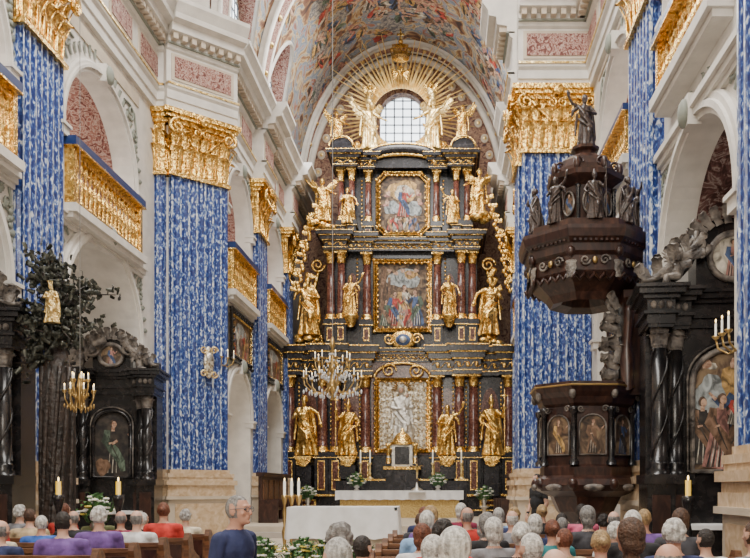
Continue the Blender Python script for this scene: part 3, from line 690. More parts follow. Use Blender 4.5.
for px,y in ((341,.1),(352,.0),(368,.2),(437,.2),(457,.0),(468,.1)):
    aped(mb,a(px),y+.15,zz(235),zz(222),.32); acol(mb,a(px),y+.15,zz(222),zz(168),.12)
for x0,x1,yf in ((336,357,-.15),(357,374,.1),(431,449,.1),(449,473,-.15)):
    aent(mb,a(x0),a(x1),yf,zz(168),zz(153),2.)
for px in (342,464):
    mb.box(a(px)-.42,a(px)+.42,.0,1.2,zz(153),zz(147),ALTB)
    mb.prismy([(a(px)-.42*cos(pi*i/12),zz(147)+.36*sin(pi*i/12)) for i in range(13)],.0,1.2,ALTB)
    mb.tube([(a(px)-.46*cos(pi*i/10),-.06,zz(147)+.40*sin(pi*i/10)) for i in range(11)],.04,GOLD)
for dz,t,m in ((0,.07,GOLD),(.2,.18,ALTB),(.4,.05,GOLD)):
    mb.tube([(a(403)-1.25*cos(pi*i/16),.05,zz(163)+dz+.35*sin(pi*i/16)) for i in range(17)],t,m,8)
mb.prismy([(a(403)-1.25*cos(pi*i/16),zz(166)+.6*sin(pi*i/16)) for i in range(17)],.15,1.5,ALTB)
def pic3(mb):
    x0,x1,z0,z1=a(380),a(426),zz(229),zz(172); y=.43; c=(x0+x1)/2; cc=.3
    oc=[(x0+cc,z0),(x1-cc,z0),(x1,z0+cc),(x1,z1-cc),(x1-cc,z1),(x0+cc,z1),(x0,z1-cc),(x0,z0+cc)]
    mb.prismy(oc,y,y+.2,PBG)
    mb.blob(c,z1-.55,.58,.40,y-.002,PYEL); mb.blob(c+.05,z1-.6,.38,.26,y-.003,PWHT); mb.blob(c-.4,z0+.95,.32,.25,y-.004,PSKY); mb.blob(c+.4,z0+.9,.32,.28,y-.004,PSKY); mb.blob(c,z0+.28,.58,.2,y-.005,PDK)
    pfig(mb,c,z0+.62,1.15,y-.008,PRED,PBLU,.03,1)
    for i in range(6): pfig(mb,c-.52+i*.21,z0+.08,.52+.08*(i%2),y-.016,PIG[(i*3)%7],PIG[(i*5+2)%7],.04*(i-2.5)*-1,1 if i<3 else -1)
    for x,z in ((-.55,1.5),(.55,1.55),(-.6,1.15),(.62,1.2)): mb.blob(c+x,z0+z,.08,.10,y-.012,PSKN); mb.blob(c+x*1.08,z0+z-.1,.11,.06,y-.011,PPNK)
    frame(mb,x0,x1,z0,z1,y-.03,.17,cut=.3)
pic3(mb)
for q,px0,px1,y0,y1 in ((-1,325,299,205,292),(1,483,509,196,292)):
    N_=26
    for i in range(N_):
        t=i/(N_-1); x=a(px0)+(a(px1)-a(px0))*(t**.6); z=zz(y0)+(zz(y1)-zz(y0))*t
        mb.ell((x+.06*sin(i*2.1),-.2,z),(.09,.08,.10),GOLD,7,5)
        if i%2: mb.push(T(x,-.22,z)@RY(q*(60+random.random()*60))); leaf(mb,.14,.28,.05,GOLD); mb.pop()
for px,py,n in ((323,226,9),(480,218,9),(308,340,7),(491,340,7)):
    for i in range(n): mb.ell((a(px)+random.uniform(-.35,.35),random.uniform(-.3,.2),zz(py)+random.uniform(-.15,.12)),(.20,.18,.14),GOLD,9,6)
for px in (333,357,446,472):
    for j in range(16): mb.ell((a(px),.33,zz(322)+.2+j*.15),(.045,.03,.05),GOLD,6,4)
for px in (361,444):
    for j in range(12): mb.ell((a(px),.53,zz(222)+.1+j*.15),(.045,.03,.05),GOLD,6,4)
for px in (299,331,345,360,443,454,467,481,502):
    for j in range(16): mb.ell((a(px),.13,zz(452)+.2+j*.16),(.05,.03,.06),GOLD,6,4)
mb.pop(); mb.obj('high_altar',(AX,AY,.6))

def A(kind,px,py,h,y=-.3,**kw): return put_statue(kind,AX+a(px),AY+y,zz(py),h,**kw)
A('saint_book',308,456,2.2,-.62); A('saint_staff',351,456,1.95,-.62,flip=-1); A('saint_raised',448,456,1.85,-.62,flip=-1); A('saint_staff',491,456,2.1,-.62)
A('saint_raised',309,336,2.2,-.1); A('saint_book',491,336,2.2,-.1,flip=-1)
A('saint_raised',352,316,1.45,-.25,flip=-1); A('saint_book',449,316,1.45,-.25)
A('saint_book',348,224,1.35,.0); A('saint_raised',453,224,1.3,.0)
A('angel',323,222,1.6,-.05); A('angel',480,215,1.7,-.05,flip=-1)

def candlestick(name,x,y,z,h,m=BRASS,wax=WAX,wh=.3,wr=.025,k=1.):
    mb=MB(); mb.lathe([(.13*k,0),(.13*k,.03),(.05*k,.08),(.03*k,.14),(.06*k,h*.35),(.025*k,h*.45),(.045*k,h*.7),(.02*k,h*.8),(.07*k,h*.95),(.07*k,h)],12,m,(x,y,z))
    mb.lathe([(wr,0),(wr,wh)],10,wax,(x,y,z+h)); mb.ell((x,y,z+h+wh+.03),(.012,.012,.035),FLAME,6,5)
    return mb.obj(name,(x,y,z))
mb=MB()
mb.box(AX-2.1,AX+2.1,28.2,29.2,.6,1.5,CLOTH2); mb.box(AX-2.25,AX+2.25,28.05,29.3,1.5,1.56,CLOTH)
n=60; vs=[]
for i in range(n+1):
    x=AX-2.25+4.5*i/n; y=28.03+.03*sin(i*1.3); vs+= [(x,y,1.53),(x,y-.02,1.22+.03*abs(sin(i*.6)))]
mb.add(vs,[(2*i,2*i+2,2*i+3,2*i+1) for i in range(n)],CLOTH,True)
mb.obj('altar_mensa',(AX,28.7,.6))
mb=MB(); mb.box(AX-2.4,AX+2.4,29.25,29.5,.6,1.95,ALTB); mb.box(AX-2.45,AX+2.45,29.2,29.5,1.92,1.98,GOLD); mb.obj('altar_gradine',(AX,29.4,.6))
for i,dx in enumerate((-2.2,-1.85,-1.5,-1.15,1.15,1.5,1.85,2.2)): candlestick('altar_candlestick',AX+dx,29.36,1.98,.6,GOLDP,WAX,.4)
mb=MB(); cx=-.98; mb.lathe([(.2,0),(.2,.05),(.06,.12),(.03,.3)],12,SILV,(cx,27.9,1.56-.0)); 
mb.box(cx-.035,cx+.035,27.88,27.92,1.8,2.70,DWOOD); mb.box(cx-.24,cx+.24,27.88,27.92,2.38,2.44,DWOOD)
mb.tube([(cx-.19,27.86,2.44),(cx,27.85,2.36),(cx+.19,27.86,2.44)],[.018,.025,.018],GOLDP); mb.tube([(cx,27.86,2.38),(cx+.01,27.85,2.2),(cx,27.86,1.98)],[.05,.04,.02],GOLDP); mb.ell((cx,27.84,2.45),(.035,.035,.045),GOLDP)
mb.box(cx-.3,cx+.3,27.7,28.1,1.5,1.56,CLOTH); mb.obj('altar_crucifix',(cx,27.9,1.5))

# ---------------------------------------------------------------- glory
GX,GY,GZ=-1.75,31.75,16.45
mb=MB(); nr=52
for i in range(nr):
    t=2*pi*i/nr+.03; L=(2.95 if i%2 else 2.35)
    if sin(t)>.5: L+=.45
    if sin(t)<-.4: L-=.5
    c=Vector((GX,GY+.2,GZ))
    for q in ((-.035,.035) if i%2 else (0,)):
        tt=t+q; dd=Vector((cos(tt),0,sin(tt))); s_=Vector((-sin(tt),0,cos(tt))); w=.045 if i%2 else .085
        p0=c+dd*1.15; p1=c+dd*(L-(.25 if q>0 else 0))
        b_=Vector((0,-.07,0))
        mb.add([p0-s_*w,p0+s_*w,p1+s_*.014,p1-s_*.014,p0+b_,p1+b_*.3],[(0,4,5,3),(1,2,5,4),(3,5,2),(0,1,4),(0,3,2,1)],GOLDR)
p=Parts()
random.seed(3)
for q in (-1,1):
    for i in range(22):
        t=i/21; z=-1.7+2.7*t; x=q*(1.14+.08*sin(t*9)+(.30*(1-t)**2))
        p.ell((x+random.uniform(-.07,.07),random.uniform(-.2,.1),z),(random.uniform(.10,.18),.2,random.uniform(.10,.17)),None,10,7)
for i in range(18): p.ell((random.uniform(-1.5,1.5),random.uniform(-.2,.1),-1.65+random.uniform(-.12,.12)),(random.uniform(.16,.26),.22,random.uniform(.10,.17)),None,10,7)
CL=p.mesh('cloud',.05); inject(mb,CL,T(GX,GY-.1,GZ),GOLDP)
for x,z,r,s in ((-1.25,-.7,0,.9),(1.25,-.6,0,.9),(-1.2,.9,10,.7),(1.2,1.0,-10,.7),(-.6,-1.5,0,.9),(.6,-1.5,0,.9),(0,1.55,0,.9),(-1.7,-1.4,0,.9),(1.7,-1.4,0,.9)):
    inject(mb,CHER,T(GX+x,GY-.35,GZ+z)@RZ(r)@S(s),GOLD)
mb.lathe([(.34,0),(.37,.1),(.32,.15)],16,GOLD,(GX,GY-.2,GZ+2.15))
for i in range(8):
    t=2*pi*i/8; mb.tube([(GX+.34*cos(t),GY-.2+.34*sin(t),GZ+2.25),(GX+.42*cos(t),GY-.2+.42*sin(t),GZ+2.5),(GX,GY-.2,GZ+2.7)],.035,GOLD)
mb.ell((GX,GY-.2,GZ+2.8),(.10,.10,.10),GOLD); mb.box(GX-.03,GX+.03,GY-.23,GY-.17,GZ+2.85,GZ+3.3,GOLD); mb.box(GX-.15,GX+.15,GY-.23,GY-.17,GZ+3.05,GZ+3.12,GOLD)
mb.obj('sunburst_glory',(GX,GY,GZ))
put_statue('angel',GX-1.25,GY-.5,GZ-1.6,1.9,GOLDP,rot=20); put_statue('angel',GX+1.3,GY-.5,GZ-1.6,2.0,GOLDP,rot=-20,flip=-1)
put_statue('angel',GX-2.5,GY-.4,GZ-1.4,1.35,GOLD,rot=20); put_statue('angel',GX+2.45,GY-.4,GZ-1.2,1.4,GOLD,rot=-20,flip=-1)

# ---------------------------------------------------------------- side altars
def oval(mb,cx,y,cz,rx,rz,m,fm,t=.06):
    mb.blob(cx,cz,rx,rz,y,m,irr=0,n=28); mb.tube([(cx+rx*cos(2*pi*i/28),y-.02,cz+rz*sin(2*pi*i/28)) for i in range(29)],t,fm,6)
def side_altar(name,x,y,rot,hw,zc0,zc1,top,inner,fig,pwk=.42):
    mb=MB(); mb.push(T(x,y,0)@RZ(rot))
    B=BLACK
    mb.box(-hw*.75,hw*.75,-.75,.5,0,1.05,B); mb.box(-hw*.78,hw*.78,-.8,.5,1.05,1.12,CLOTH)
    mb.box(-hw,hw,-.15,.5,0,zc1+.1,B); hc=zc1-zc0
    for q in (-1,1):
        for xx,yy in ((hw-.16,-.42),(hw*.66,-.22)):
            xx*=q
            mb.box(xx-.2,xx+.2,yy-.2,.3,0,zc0-.05,B); mb.box(xx-.24,xx+.24,yy-.24,.3,zc0-.14,zc0,B); mb.box(xx-.24,xx+.24,yy-.24,.3,.0,.2,B)
            mb.box(xx-.13,xx+.13,yy-.215,yy,.35,zc0-.3,DWOOD)
            r=.115
            mb.lathe([(r*1.4,0),(r*1.4,.06),(r*1.1,.1),(r*1.25,.15),(r,.2)],16,B,(xx,yy,zc0))
            mb.lathe([(r,.2),(r*1.05,hc*.3),(r*.88,hc-.32)],16,BLACK,(xx,yy,zc0))
            for s_ in range(2): mb.tube([(xx+r*.98*cos(t*7+s_*pi),yy+r*.98*sin(t*7+s_*pi),zc0+.22+(hc-.56)*t) for t in [i/30 for i in range(31)]],.022,BLACK,5)
            mb.lathe([(r*.9,hc-.34),(r*.95,hc-.30),(r*.85,hc-.28),(r*1.25,hc-.04)],12,GWOOD,(xx,yy,zc0))
            for j in range(8):
                for kz,hh in ((0,.17),(.1,.17)):
                    mb.push(T(xx,yy,zc0+hc-.30+kz)@RZ(j*45+kz*225)@T(0,-r*.9,0)); leaf(mb,.11,hh,.07,GWOOD); mb.pop()
            mb.box(xx-.18,xx+.18,yy-.18,yy+.18,zc1-.05,zc1,B)
            for o,za,zb in ((0,0,.14),(.05,.14,.18),(0,.18,.36),(.06,.36,.42),(.13,.42,.5),(.18,.5,.55)):
                mb.box(xx-.2-o,xx+.2+o,yy-.2-o,.4,zc1+za,zc1+zb,B)
            for i in (-1,0,1): mb.ell((xx+i*.11,yy-.21,zc1+.27),(.05,.025,.06),GWOOD,7,5)
    for o,za,zb in ((0,0,.14),(.05,.14,.18),(0,.18,.36),(.06,.36,.42),(.13,.42,.5),(.18,.5,.55)):
        mb.box(-hw-o*.5,hw+o*.5,-.2-o,.4,zc1+za,zc1+zb,B)
    pw=hw*pwk; pb=zc0+.05; ps=zc0+hc*.62
    arch=[(pw*cos(pi*i/16),ps+pw*.9*sin(pi*i/16)) for i in range(17)]+[(-pw,pb),(pw,pb)]
    mb.prismy(arch,-.19,-.1,PDK if fig=='dark' else PBG)
    pts=[(p_[0],-.22,p_[1]) for p_ in arch]+[(arch[0][0],-.22,arch[0][1])]
    mb.tube(pts,.05,GWOOD if fig!='dark' else B,6); mb.tube([(p_[0]*1.12,p_[1],(p_[2]-pb)*1.05+pb) for p_ in pts],.018,GWOOD,6)
    H=ps+pw*.9-pb
    if fig=='dark':
        mb.blob(.02,pb+H*.62,pw*.6,H*.28,-.192,PDK); pfig(mb,.0,pb+.08,H*.82,-.195,PDK,PGRN,.02,1); mb.blob(-pw*.5,pb+.25,.16,.2,-.2,PBRN); mb.stroke([(.0,pb+H*.5),(.12,pb+H*.55)],.03,-.212,PSKN)
    else:
        mb.blob(.1,pb+H*.72,pw*.55,.25,-.192,PYEL); mb.blob(-.3,pb+H*.62,pw*.4,.3,-.193,PSKY)
        pfig(mb,.18,pb+.05,H*.78,-.196,PBLU,PBRN,-.03,-1); pfig(mb,-.22,pb+.04,H*.62,-.206,PPNK,PBRN,.08,1); pfig(mb,-.42,pb+.1,H*.56,-.200,PDK,PBRN,.0,1); pfig(mb,.02,pb+H*.38,H*.25,-.214,PWHT,PRED,.1,1)
        for xx in (-.36,.05,.35): mb.blob(xx,ps+.3,.07,.08,-.2,PSKN); mb.blob(xx+.06,ps+.26,.1,.05,-.199,PWHT)
    z=zc1+.55; th=top-z
    for q in (-1,1):
        mb.tube([(q*(hw+.1-.85*hw*sin(t*pi/2)*.75),-.3,z+.08+th*.62*(1-cos(t*pi/2))) for t in [i/12 for i in range(13)]],[.12-.04*i/12 for i in range(13)],B,8)
        mb.tube([(q*(hw+.1-.85*hw*sin(t*pi/2)*.75),-.42,z+.12+th*.62*(1-cos(t*pi/2))) for t in [i/12 for i in range(13)]],.035,GWOOD,6)
        spiral(mb,(q*(hw*.42),-.38,z+th*.55),.17,.05,GWOOD,1.6,q)
        for i in range(16):
            mb.push(T(q*(hw-.045*i),-.35-.05*(i%3),z+.08+.035*i)@RY(q*(-20+random.uniform(-70,70)))@RX(random.uniform(-20,20))); leaf(mb,random.uniform(.10,.16),random.uniform(.22,.34),.10,GWOOD); mb.pop()
        inject(mb,CHER,T(q*hw*.66,-.42,z+th*.42)@RZ(q*20)@S(.55),GWOOD); mb.ell((q*hw*.66,-.38,z+th*.42-.2),(.10,.10,.16),GWOOD); mb.tube([(q*hw*.66,-.42,z+th*.42-.3),(q*hw*.8,-.55,z+th*.42-.34),(q*hw*.84,-.5,z+th*.42-.55)],[.07,.055,.035],GWOOD)
    mb.box(-hw*.42,hw*.42,-.25,.35,z,z+th*.75,B)
    mb.prismy([(hw*.42*cos(pi*i/12),z+th*.75+th*.18*sin(pi*i/12)) for i in range(13)],-.25,.35,B)
    oval(mb,0,-.28,z+th*.42,hw*.27,th*.30,PWHT if inner else PBG,GWOOD,.05); pfig(mb,0,z+th*.15,th*.5,-.285,PPNK,PBLU,0,1)
    for i in range(12):
        t=pi*i/11; mb.push(T(hw*.36*cos(t),-.3,z+th*.6+th*.25*sin(t))@RY(90-math.degrees(t))); leaf(mb,.13,.28,.12,GWOOD); mb.pop()
    mb.pop(); return mb.obj(name,(x,y,0))
side_altar('side_altar',4.30,12.15,-6,1.25,1.85,4.05,5.75,True,'holy',.46)
side_altar('side_altar',-7.85,19.0,8,1.0,1.85,3.85,5.25,False,'dark')
side_altar('side_altar',-7.95,13.0,8,1.05,1.85,3.9,5.2,False,'dark')

# ---------------------------------------------------------------- pulpit
mb=MB(); PX,PY=2.42,13.85; mb.push(T(PX,PY,0)); ph=pi/8
mb.lathe([(.10,.62),(.16,.7),(.12,.85),(.3,1.05),(.5,1.25),(.62,1.5),(.86,1.60),(.93,1.70),(.88,1.80),(.80,1.86),(.80,2.0),(.76,2.04),(.76,3.0),(.82,3.05),(.86,3.15),(.93,3.23),(.97,3.31),(.97,3.39),(.7,3.39),(.7,3.0)],8,DWOOD,smooth=False,ph=ph)
mb.lathe([(.985,3.315),(.99,3.33),(.985,3.345)],8,BRASS,smooth=False,ph=ph)
for j in range(8):
    t=2*pi*j/8+ph
    x,y=.80*cos(t),.80*sin(t)
    mb.lathe([(.085,0),(.085,.06),(.05,.1),(.055,.5),(.05,.84),(.08,.90),(.08,.96)],10,BLACK,(x,y,2.03)); mb.ell((.87*cos(t),.87*sin(t),1.72),(.09,.09,.10),DWOOD,8,6); mb.ell((.9*cos(t),.9*sin(t),3.2),(.06,.06,.09),GWOOD,8,6)
    mb.push(RZ(j*45)@T(0,-.715,0))
    w=.22
    pts=[(w*cos(pi*i/10),2.66+w*.9*sin(pi*i/10)) for i in range(11)]+[(-w,2.2),(w,2.2)]
    mb.prismy(pts,-.03,.02,PBG); mb.tube([(p_[0],-.04,p_[1]) for p_ in pts+[pts[0]]],.016,GWOOD,5)
    pfig(mb,0,2.22,.58,-.034,(PBRN,PBLU,PGRN,PBRN)[j%4],(PBRN,PDK,PWHT,PYEL)[j%4])
    for sx in (-1,1): spiral(mb,(sx*.2,-.06,2.95),.06,.015,GWOOD,1.4,sx,n=14)
    mb.ell((0,-.16,1.66),(.18,.05,.06),GWOOD,8,5)
    mb.pop()
mb.box(.55,1.05,-.55,.55,3.2,4.95,DWOOD); mb.box(.5,.6,-.35,.35,3.5,4.7,BLACK)
for q in (-1,1):
    mb.tube([(.6,q*.62,3.3),(.55,q*.8,3.7),(.6,q*.6,4.1),(.6,q*.75,4.5),(.6,q*.55,4.8)],[.09,.12,.07,.08,.05],DWOOD,8)
for i in range(14):
    mb.push(T(.42+.03*(i%3),-.5-.1*(i%2),3.45+.09*i)@RY(-40+random.uniform(-60,60))); leaf(mb,.14,.3,.12,GWOOD); mb.pop()
mb.lathe([(.30,5.05),(.42,4.86),(.62,4.78),(.70,4.90),(.95,5.1),(1.0,5.18),(1.0,5.42),(1.06,5.48),(1.06,5.6),(1.17,5.68),(1.2,5.8),(1.2,5.86),(1.02,5.9),(1.0,6.02),(.6,6.02)],8,DWOOD,smooth=False,ph=ph)
for j in range(8):
    t=2*pi*j/8+ph
    mb.push(T(1.02*cos(t),1.02*sin(t),5.05)@RZ(math.degrees(t)+90)); leaf(mb,.16,.3,-.05,GWOOD); mb.ell((0,-.02,.42),(.08,.06,.09),DWOOD,8,6); mb.pop()
    mb.push(RZ(j*45)@T(0,-.93,5.25)) 
    for sx in (-1,1): spiral(mb,(sx*.16,-.03,.08),.09,.02,GWOOD,1.4,sx,n=14)
    mb.ell((0,-.04,.08),(.05,.03,.06),BRASS,8,5)
    for i in range(5): mb.tube([(-.32+i*.16,.0,-.12),(-.24+i*.16,.0,-.22),(-.16+i*.16,0,-.12)],.03,DWOOD,5)
    for i in range(9): mb.box(-.36+i*.085,-.32+i*.085,-.12,0,.37,.43,DWOOD)
    mb.pop()
mb.lathe([(.58,6.0),(.58,6.1),(.46,6.14),(.46,6.75),(.53,6.8),(.66,6.88),(.68,6.96),(.52,7.0),(.50,7.1),(.44,7.24),(.30,7.34),(.20,7.38),(.18,7.44),(.25,7.47),(.25,7.52),(.1,7.54)],8,DWOOD,smooth=False,ph=ph)
for j in range(8):
    mb.push(RZ(j*45)@T(0,-.43,0)); oval(mb,0,-.02,6.45,.11,.2,PBG,GWOOD,.018); pfig(mb,0,6.28,.34,-.025,PBRN,PBLU); mb.pop()
    t=2*pi*j/8+ph
    mb.ell((.60*cos(t),.60*sin(t),7.06),(.06,.06,.12),DWOOD,8,6); spiral(mb,(.5*cos(t),.5*sin(t),7.12),.09,.025,DWOOD,1.3)
    mb.lathe([(.05,0),(.035,.05),(.035,.55),(.055,.62)],8,BLACK,(.5*cos(t),.5*sin(t),6.12))
mb.pop(); mb.obj('pulpit',(PX,PY,.6))
SDW=mat('carved_dark_wood',(.05,.035,.03),.35,stops=[(.35,(.014,.009,.008)),(.65,(.075,.05,.04))],nscale=5)
for j,t in enumerate((-172,-132,-90,-48,-8,150)):
    r_=math.radians(t); put_statue(('saint_book','saint_raised','saint_staff')[j%3],PX+.88*cos(r_),PY+.88*sin(r_),6.0,.78,SDW,rot=t+90,name='carved_evangelist_statue',flip=(-1)**j)
put_statue('saint_raised',PX,PY,7.5,.95,SDW,name='carved_christ_statue')
mb=MB(); mb.push(T(PX,PY,0)); mb.lathe([(.35,0),(.35,.15),(.2,.25),(.14,.35),(.13,.5),(.18,.62),(.2,.7)],12,DWOOD); mb.pop(); mb.obj('pulpit_foot',(PX,PY,0))

# ---------------------------------------------------------------- bronze tree with madonna
random.seed(11)
TX,TY=-6.30,13.0
mb=MB(); mb.push(T(TX,TY,0))
mb.lathe([(.55,0),(.5,.1),(.34,.3),(.27,.7),(.24,1.5),(.23,2.6),(.26,3.3),(.22,3.6),(.1,3.9)],18,BARK)
for i in range(10):
    t=i*.628; mb.tube([(.24*cos(t+zq*.25),.24*sin(t+zq*.25),zq) for zq in [.2+j*.34 for j in range(11)]],.04,BARK,5)
tips=[]
for i in range(30):
    t=random.uniform(0,2*pi); e=random.uniform(-.05,1.35); L=random.uniform(.5,.95)
    s0=Vector((0,0,random.uniform(3.4,4.75))); d=Vector((cos(t)*cos(e)*.78,sin(t)*cos(e)*.5,sin(e)))
    m1=s0+d*L*.5+Vector((0,0,.08)); t1=s0+d*L+Vector((random.uniform(-.12,.12),random.uniform(-.1,.1),random.uniform(-.1,.15)))
    mb.tube([s0,m1,t1],[.04,.028,.012],BARK,5); tips+=[m1,t1,(m1+t1)/2]
    for _ in range(2):
        t2=m1+Vector((random.gauss(0,.18),random.gauss(0,.13),random.gauss(.05,.2))); mb.tube([m1,t2],[.02,.008],BARK,5); tips.append(t2)
mb.tube([(0,0,3.5),(.02,.1,4.3),(0,.1,5.5)],[.18,.08,.02],BARK)
for p0 in tips:
    for i in range(8):
        c=p0+Vector((random.gauss(0,.085),random.gauss(0,.08),random.gauss(0,.10)))
        mb.push(T(*c)@RZ(random.uniform(-90,90))@RY(random.uniform(-120,120))); leaf(mb,random.uniform(.045,.075),random.uniform(.09,.15),random.uniform(-.03,.05),IRONL); mb.pop()
mb.pop(); mb.obj('bronze_linden_tree',(TX,TY,0))
put_statue('madonna',TX+.10,TY-.40,4.25,.62,GOLDP)

# ---------------------------------------------------------------- chandeliers
def chandelier(name,x,y,z,R,H,cord,kk=1.):
    mb=MB(); mb.push(T(x,y,z))
    mb.lathe([(.02,-.12),(.06*kk,-.1),(.02,-.02),(.09*kk,.1),(.14*kk,.2),(.06*kk,.32),(.04*kk,.5),(.09*kk,.6),(.05*kk,.7),(.03,H*.8),(.07*kk,H*.85),(.02,H)] if kk==1 else [(.01,-.06),(.04,-.03),(.02,.02),(.06,.1),(.03,.2),(.05,.3),(.015,H)],12,BRASS)
    for tier,(n,rr,zb) in enumerate(((10,R,.22),(8,R*.6,.62)) if kk==1 else ((7,R,.1),(5,R*.55,.28))):
        for i in range(n):
            t=2*pi*i/n+tier*.3; c,s_=cos(t),sin(t)
            pr=[(.06,zb),(rr*.35,zb-.2*kk),(rr*.7,zb-.18*kk),(rr*.97,zb),(rr,zb+.14*kk)]
            mb.tube([(c*r_,s_*r_,q_) for r_,q_ in pr],.016*kk,BRASS,6)
            zt=zb+.13*kk; cw=.11 if kk==1 else .06
            mb.lathe([(.02,0),(.055*kk,.03),(.055*kk,.045),(.02,.05)],8,BRASS,(c*rr,s_*rr,zt)); mb.lathe([(.012,0),(.012,cw)],6,WAX,(c*rr,s_*rr,zt+.05)); mb.ell((c*rr,s_*rr,zt+.07+cw),(.010,.010,.022),FLAME,6,5)
            for j in range(4): mb.ell((c*rr*(.4+.2*j),s_*rr*(.4+.2*j),zb-(.26-.035*j)*kk),(.022*kk,.022*kk,.05*kk),CRYST if kk==1 else BRASS,6,4)
            pt=[(c*rr*(1-u),s_*rr*(1-u),zb+.15+(H*.82-zb-.15)*u-.25*sin(pi*u)) for u in [q_/9 for q_ in range(10)]]
            if tier==0 and kk==1:
                for q_ in pt[1:]: mb.ell(q_,(.016,.016,.028),CRYST,6,4)
    mb.tube([(0,0,H),(0,0,cord-z)],.010 if kk==1 else .005,CORD,5)
    mb.pop(); return mb.obj(name,(x,y,z))
chandelier('crystal_chandelier',-2.53,18.0,3.75,.65,1.3,19.8)
chandelier('brass_chandelier',-5.75,12.6,2.95,.22,.5,15.8,.7)
def sconce(x,y,z,rot):
    mb=MB(); mb.push(T(x,y,z)@RZ(rot)); mb.ell((0,0,0),(.1,.03,.18),BRASS)
    for q in (-1,0,1):
        mb.tube([(0,-.02,-.05),(q*.12,-.14,-.14),(q*.2,-.24,-.06),(q*.22,-.26,.06)],.014,BRASS); mb.lathe([(.02,0),(.05,.03),(.05,.04)],8,BRASS,(q*.22,-.26,.05)); mb.lathe([(.013,0),(.013,.16)],6,WAX,(q*.22,-.26,.09)); mb.ell((q*.22,-.26,.28),(.01,.01,.025),FLAME,6,4)
    mb.pop(); mb.obj('wall_sconce',(x,y,z))
sconce(3.55,9.5,3.4,-90); sconce(-5.95,21.2,5.0,60); sconce(3.5,12.85,3.3,-90)
mb=MB(); mb.push(T(-6.12,20.72,4.9)@RZ(40)); mb.ell((0,0,0),(.14,.06,.42),SILVG,14,10); mb.ell((0,-.04,.12),(.09,.05,.12),SILV); 
for q in (-1,1): spiral(mb,(q*.14,-.02,.32),.1,.025,GOLDP,1.4,q); spiral(mb,(q*.14,-.02,-.3),.1,.025,GOLDP,1.4,-q)
mb.pop(); mb.obj('silver_reliquary',(-6.12,20.72,4.9))

def wallpic(x,y0,y1,z0,z1,s):
    mb=MB(); mb.push(T(x,(y0+y1)/2,0)@RZ(90*s)); w=(y1-y0)/2; H=z1-z0
    mb.box(-w,w,-.06,0,z0,z1,PBG); mb.blob(0,z1-.35,w*.6,.2,-.062,PSKY)
    for i in range(5): pfig(mb,-w*.7+i*w*.35,z0+.05,H*(.62+.12*(i%2)),-.066-.006*(i%2),PIG[(i*2+1)%7],PIG[(i*3)%7],0,1 if i<3 else -1)
    frame(mb,-w,w,z0,z1,-.05,.14,BLACK); frame(mb,-w+.06,w-.06,z0+.06,z1-.06,-.06,.03,GOLD)
    mb.pop(); mb.obj('framed_painting',(x,(y0+y1)/2,(z0+z1)/2))
for s,X in ((1,-6.02),(-1,2.72)):
    wallpic(X,22.3,24.4,5.35,6.55,s); wallpic(X,26.7,29.0,5.35,6.55,s)

# ---------------------------------------------------------------- free-standing altar, flowers, candles
mb=MB(); x0,x1,y0,y1=-3.15,-.95,15.9,16.9
mb.box(x0+.1,x1-.1,y0+.1,y1-.1,.3,1.2,WARM); mb.box(x0,x1,y0,y1,1.2,1.27,CLOTH)
per=[(x0,y0),(x1,y0),(x1,y1),(x0,y1),(x0,y0)]; top=[];bot=[]
for i in range(4):
    p_,q_=Vector(per[i]),Vector(per[i+1]); n=int((q_-p_).length/.06); nn=Vector(((q_-p_).y,-(q_-p_).x)).normalized()
    for j in range(n):
        u=p_+(q_-p_)*j/n; top.append((u.x,u.y,1.265)); w=.03+.035*sin(j*.9); v=u+nn*w; bot.append((v.x,v.y,.62+.03*abs(sin(j*.55))))
n=len(top); mb.add(top+bot,[(i,(i+1)%n,n+(i+1)%n,n+i) for i in range(n)],CLOTH,True)
mb.obj('altar_table',(-2.05,16.4,.3))
def bouquet(x,y,z,r,n=46,ym=.1,vase=True,hv=.3):
    mb=MB(); mb.push(T(x,y,z))
    if vase: mb.lathe([(.08,0),(.10,.02),(.05,.08),(.11,hv*.6),(.07,hv*.9),(.10,hv)],14,SILV)
    else: hv=.1; mb.lathe([(.14,0),(.17,.1),(.12,.12)],12,WARM)
    for i in range(n):
        t=random.uniform(0,2*pi); e=random.uniform(-.1,1.5); d=Vector((cos(t)*cos(e),sin(t)*cos(e),sin(e)*.9))*r*random.uniform(.7,1.05)
        c=Vector((0,0,hv+r*.25))+d; mb.tube([(0,0,hv*.8),c*.6,c],.006,GREEN,4)
        m=PETY if random.random()<ym else PETAL
        for q in range(5): mb.ell(c+Vector((.03*cos(q*1.256),.03*sin(q*1.256),0)),(.028,.028,.018),m,6,4)
        mb.ell(c+Vector((0,0,.012)),(.015,.015,.015),PETY,6,4)
        mb.push(T(*(c*.8))@RZ(math.degrees(t)+90)@RX(random.uniform(-40,40))); leaf(mb,.07,.2,.08,GREEN); mb.pop()
    mb.pop(); mb.obj('white_flower_bouquet',(x,y,z))
bouquet(-3.4,14.6,.15,.40,vase=False,n=80,hv=.3); bouquet(-2.6,14.5,.15,.38,70,.5,False); bouquet(-2.1,14.5,.15,.38,70,.5,False); bouquet(-1.6,14.5,.15,.36,70,.4,False)
bouquet(AX-1.55,28.5,1.56,.33,hv=.2); bouquet(AX+1.35,28.5,1.56,.33,hv=.2); bouquet(-5.3,12.2,.9,.28,30)
bouquet(AX-3.3,28.6,1.0,.35,40,.1); bouquet(AX+3.0,28.6,1.0,.35,40,.1)
mb=MB()
for x,y,z in ((-5.3,12.2,.9),(AX-3.3,28.6,1.0),(AX+3.0,28.6,1.0)):
    b=0 if y<15 else .6; mb.lathe([(.2,b),(.2,b+.06),(.07,b+.15),(.06,z-.1),(.16,z-.04),(.16,z)],12,WARM,(x,y,0))
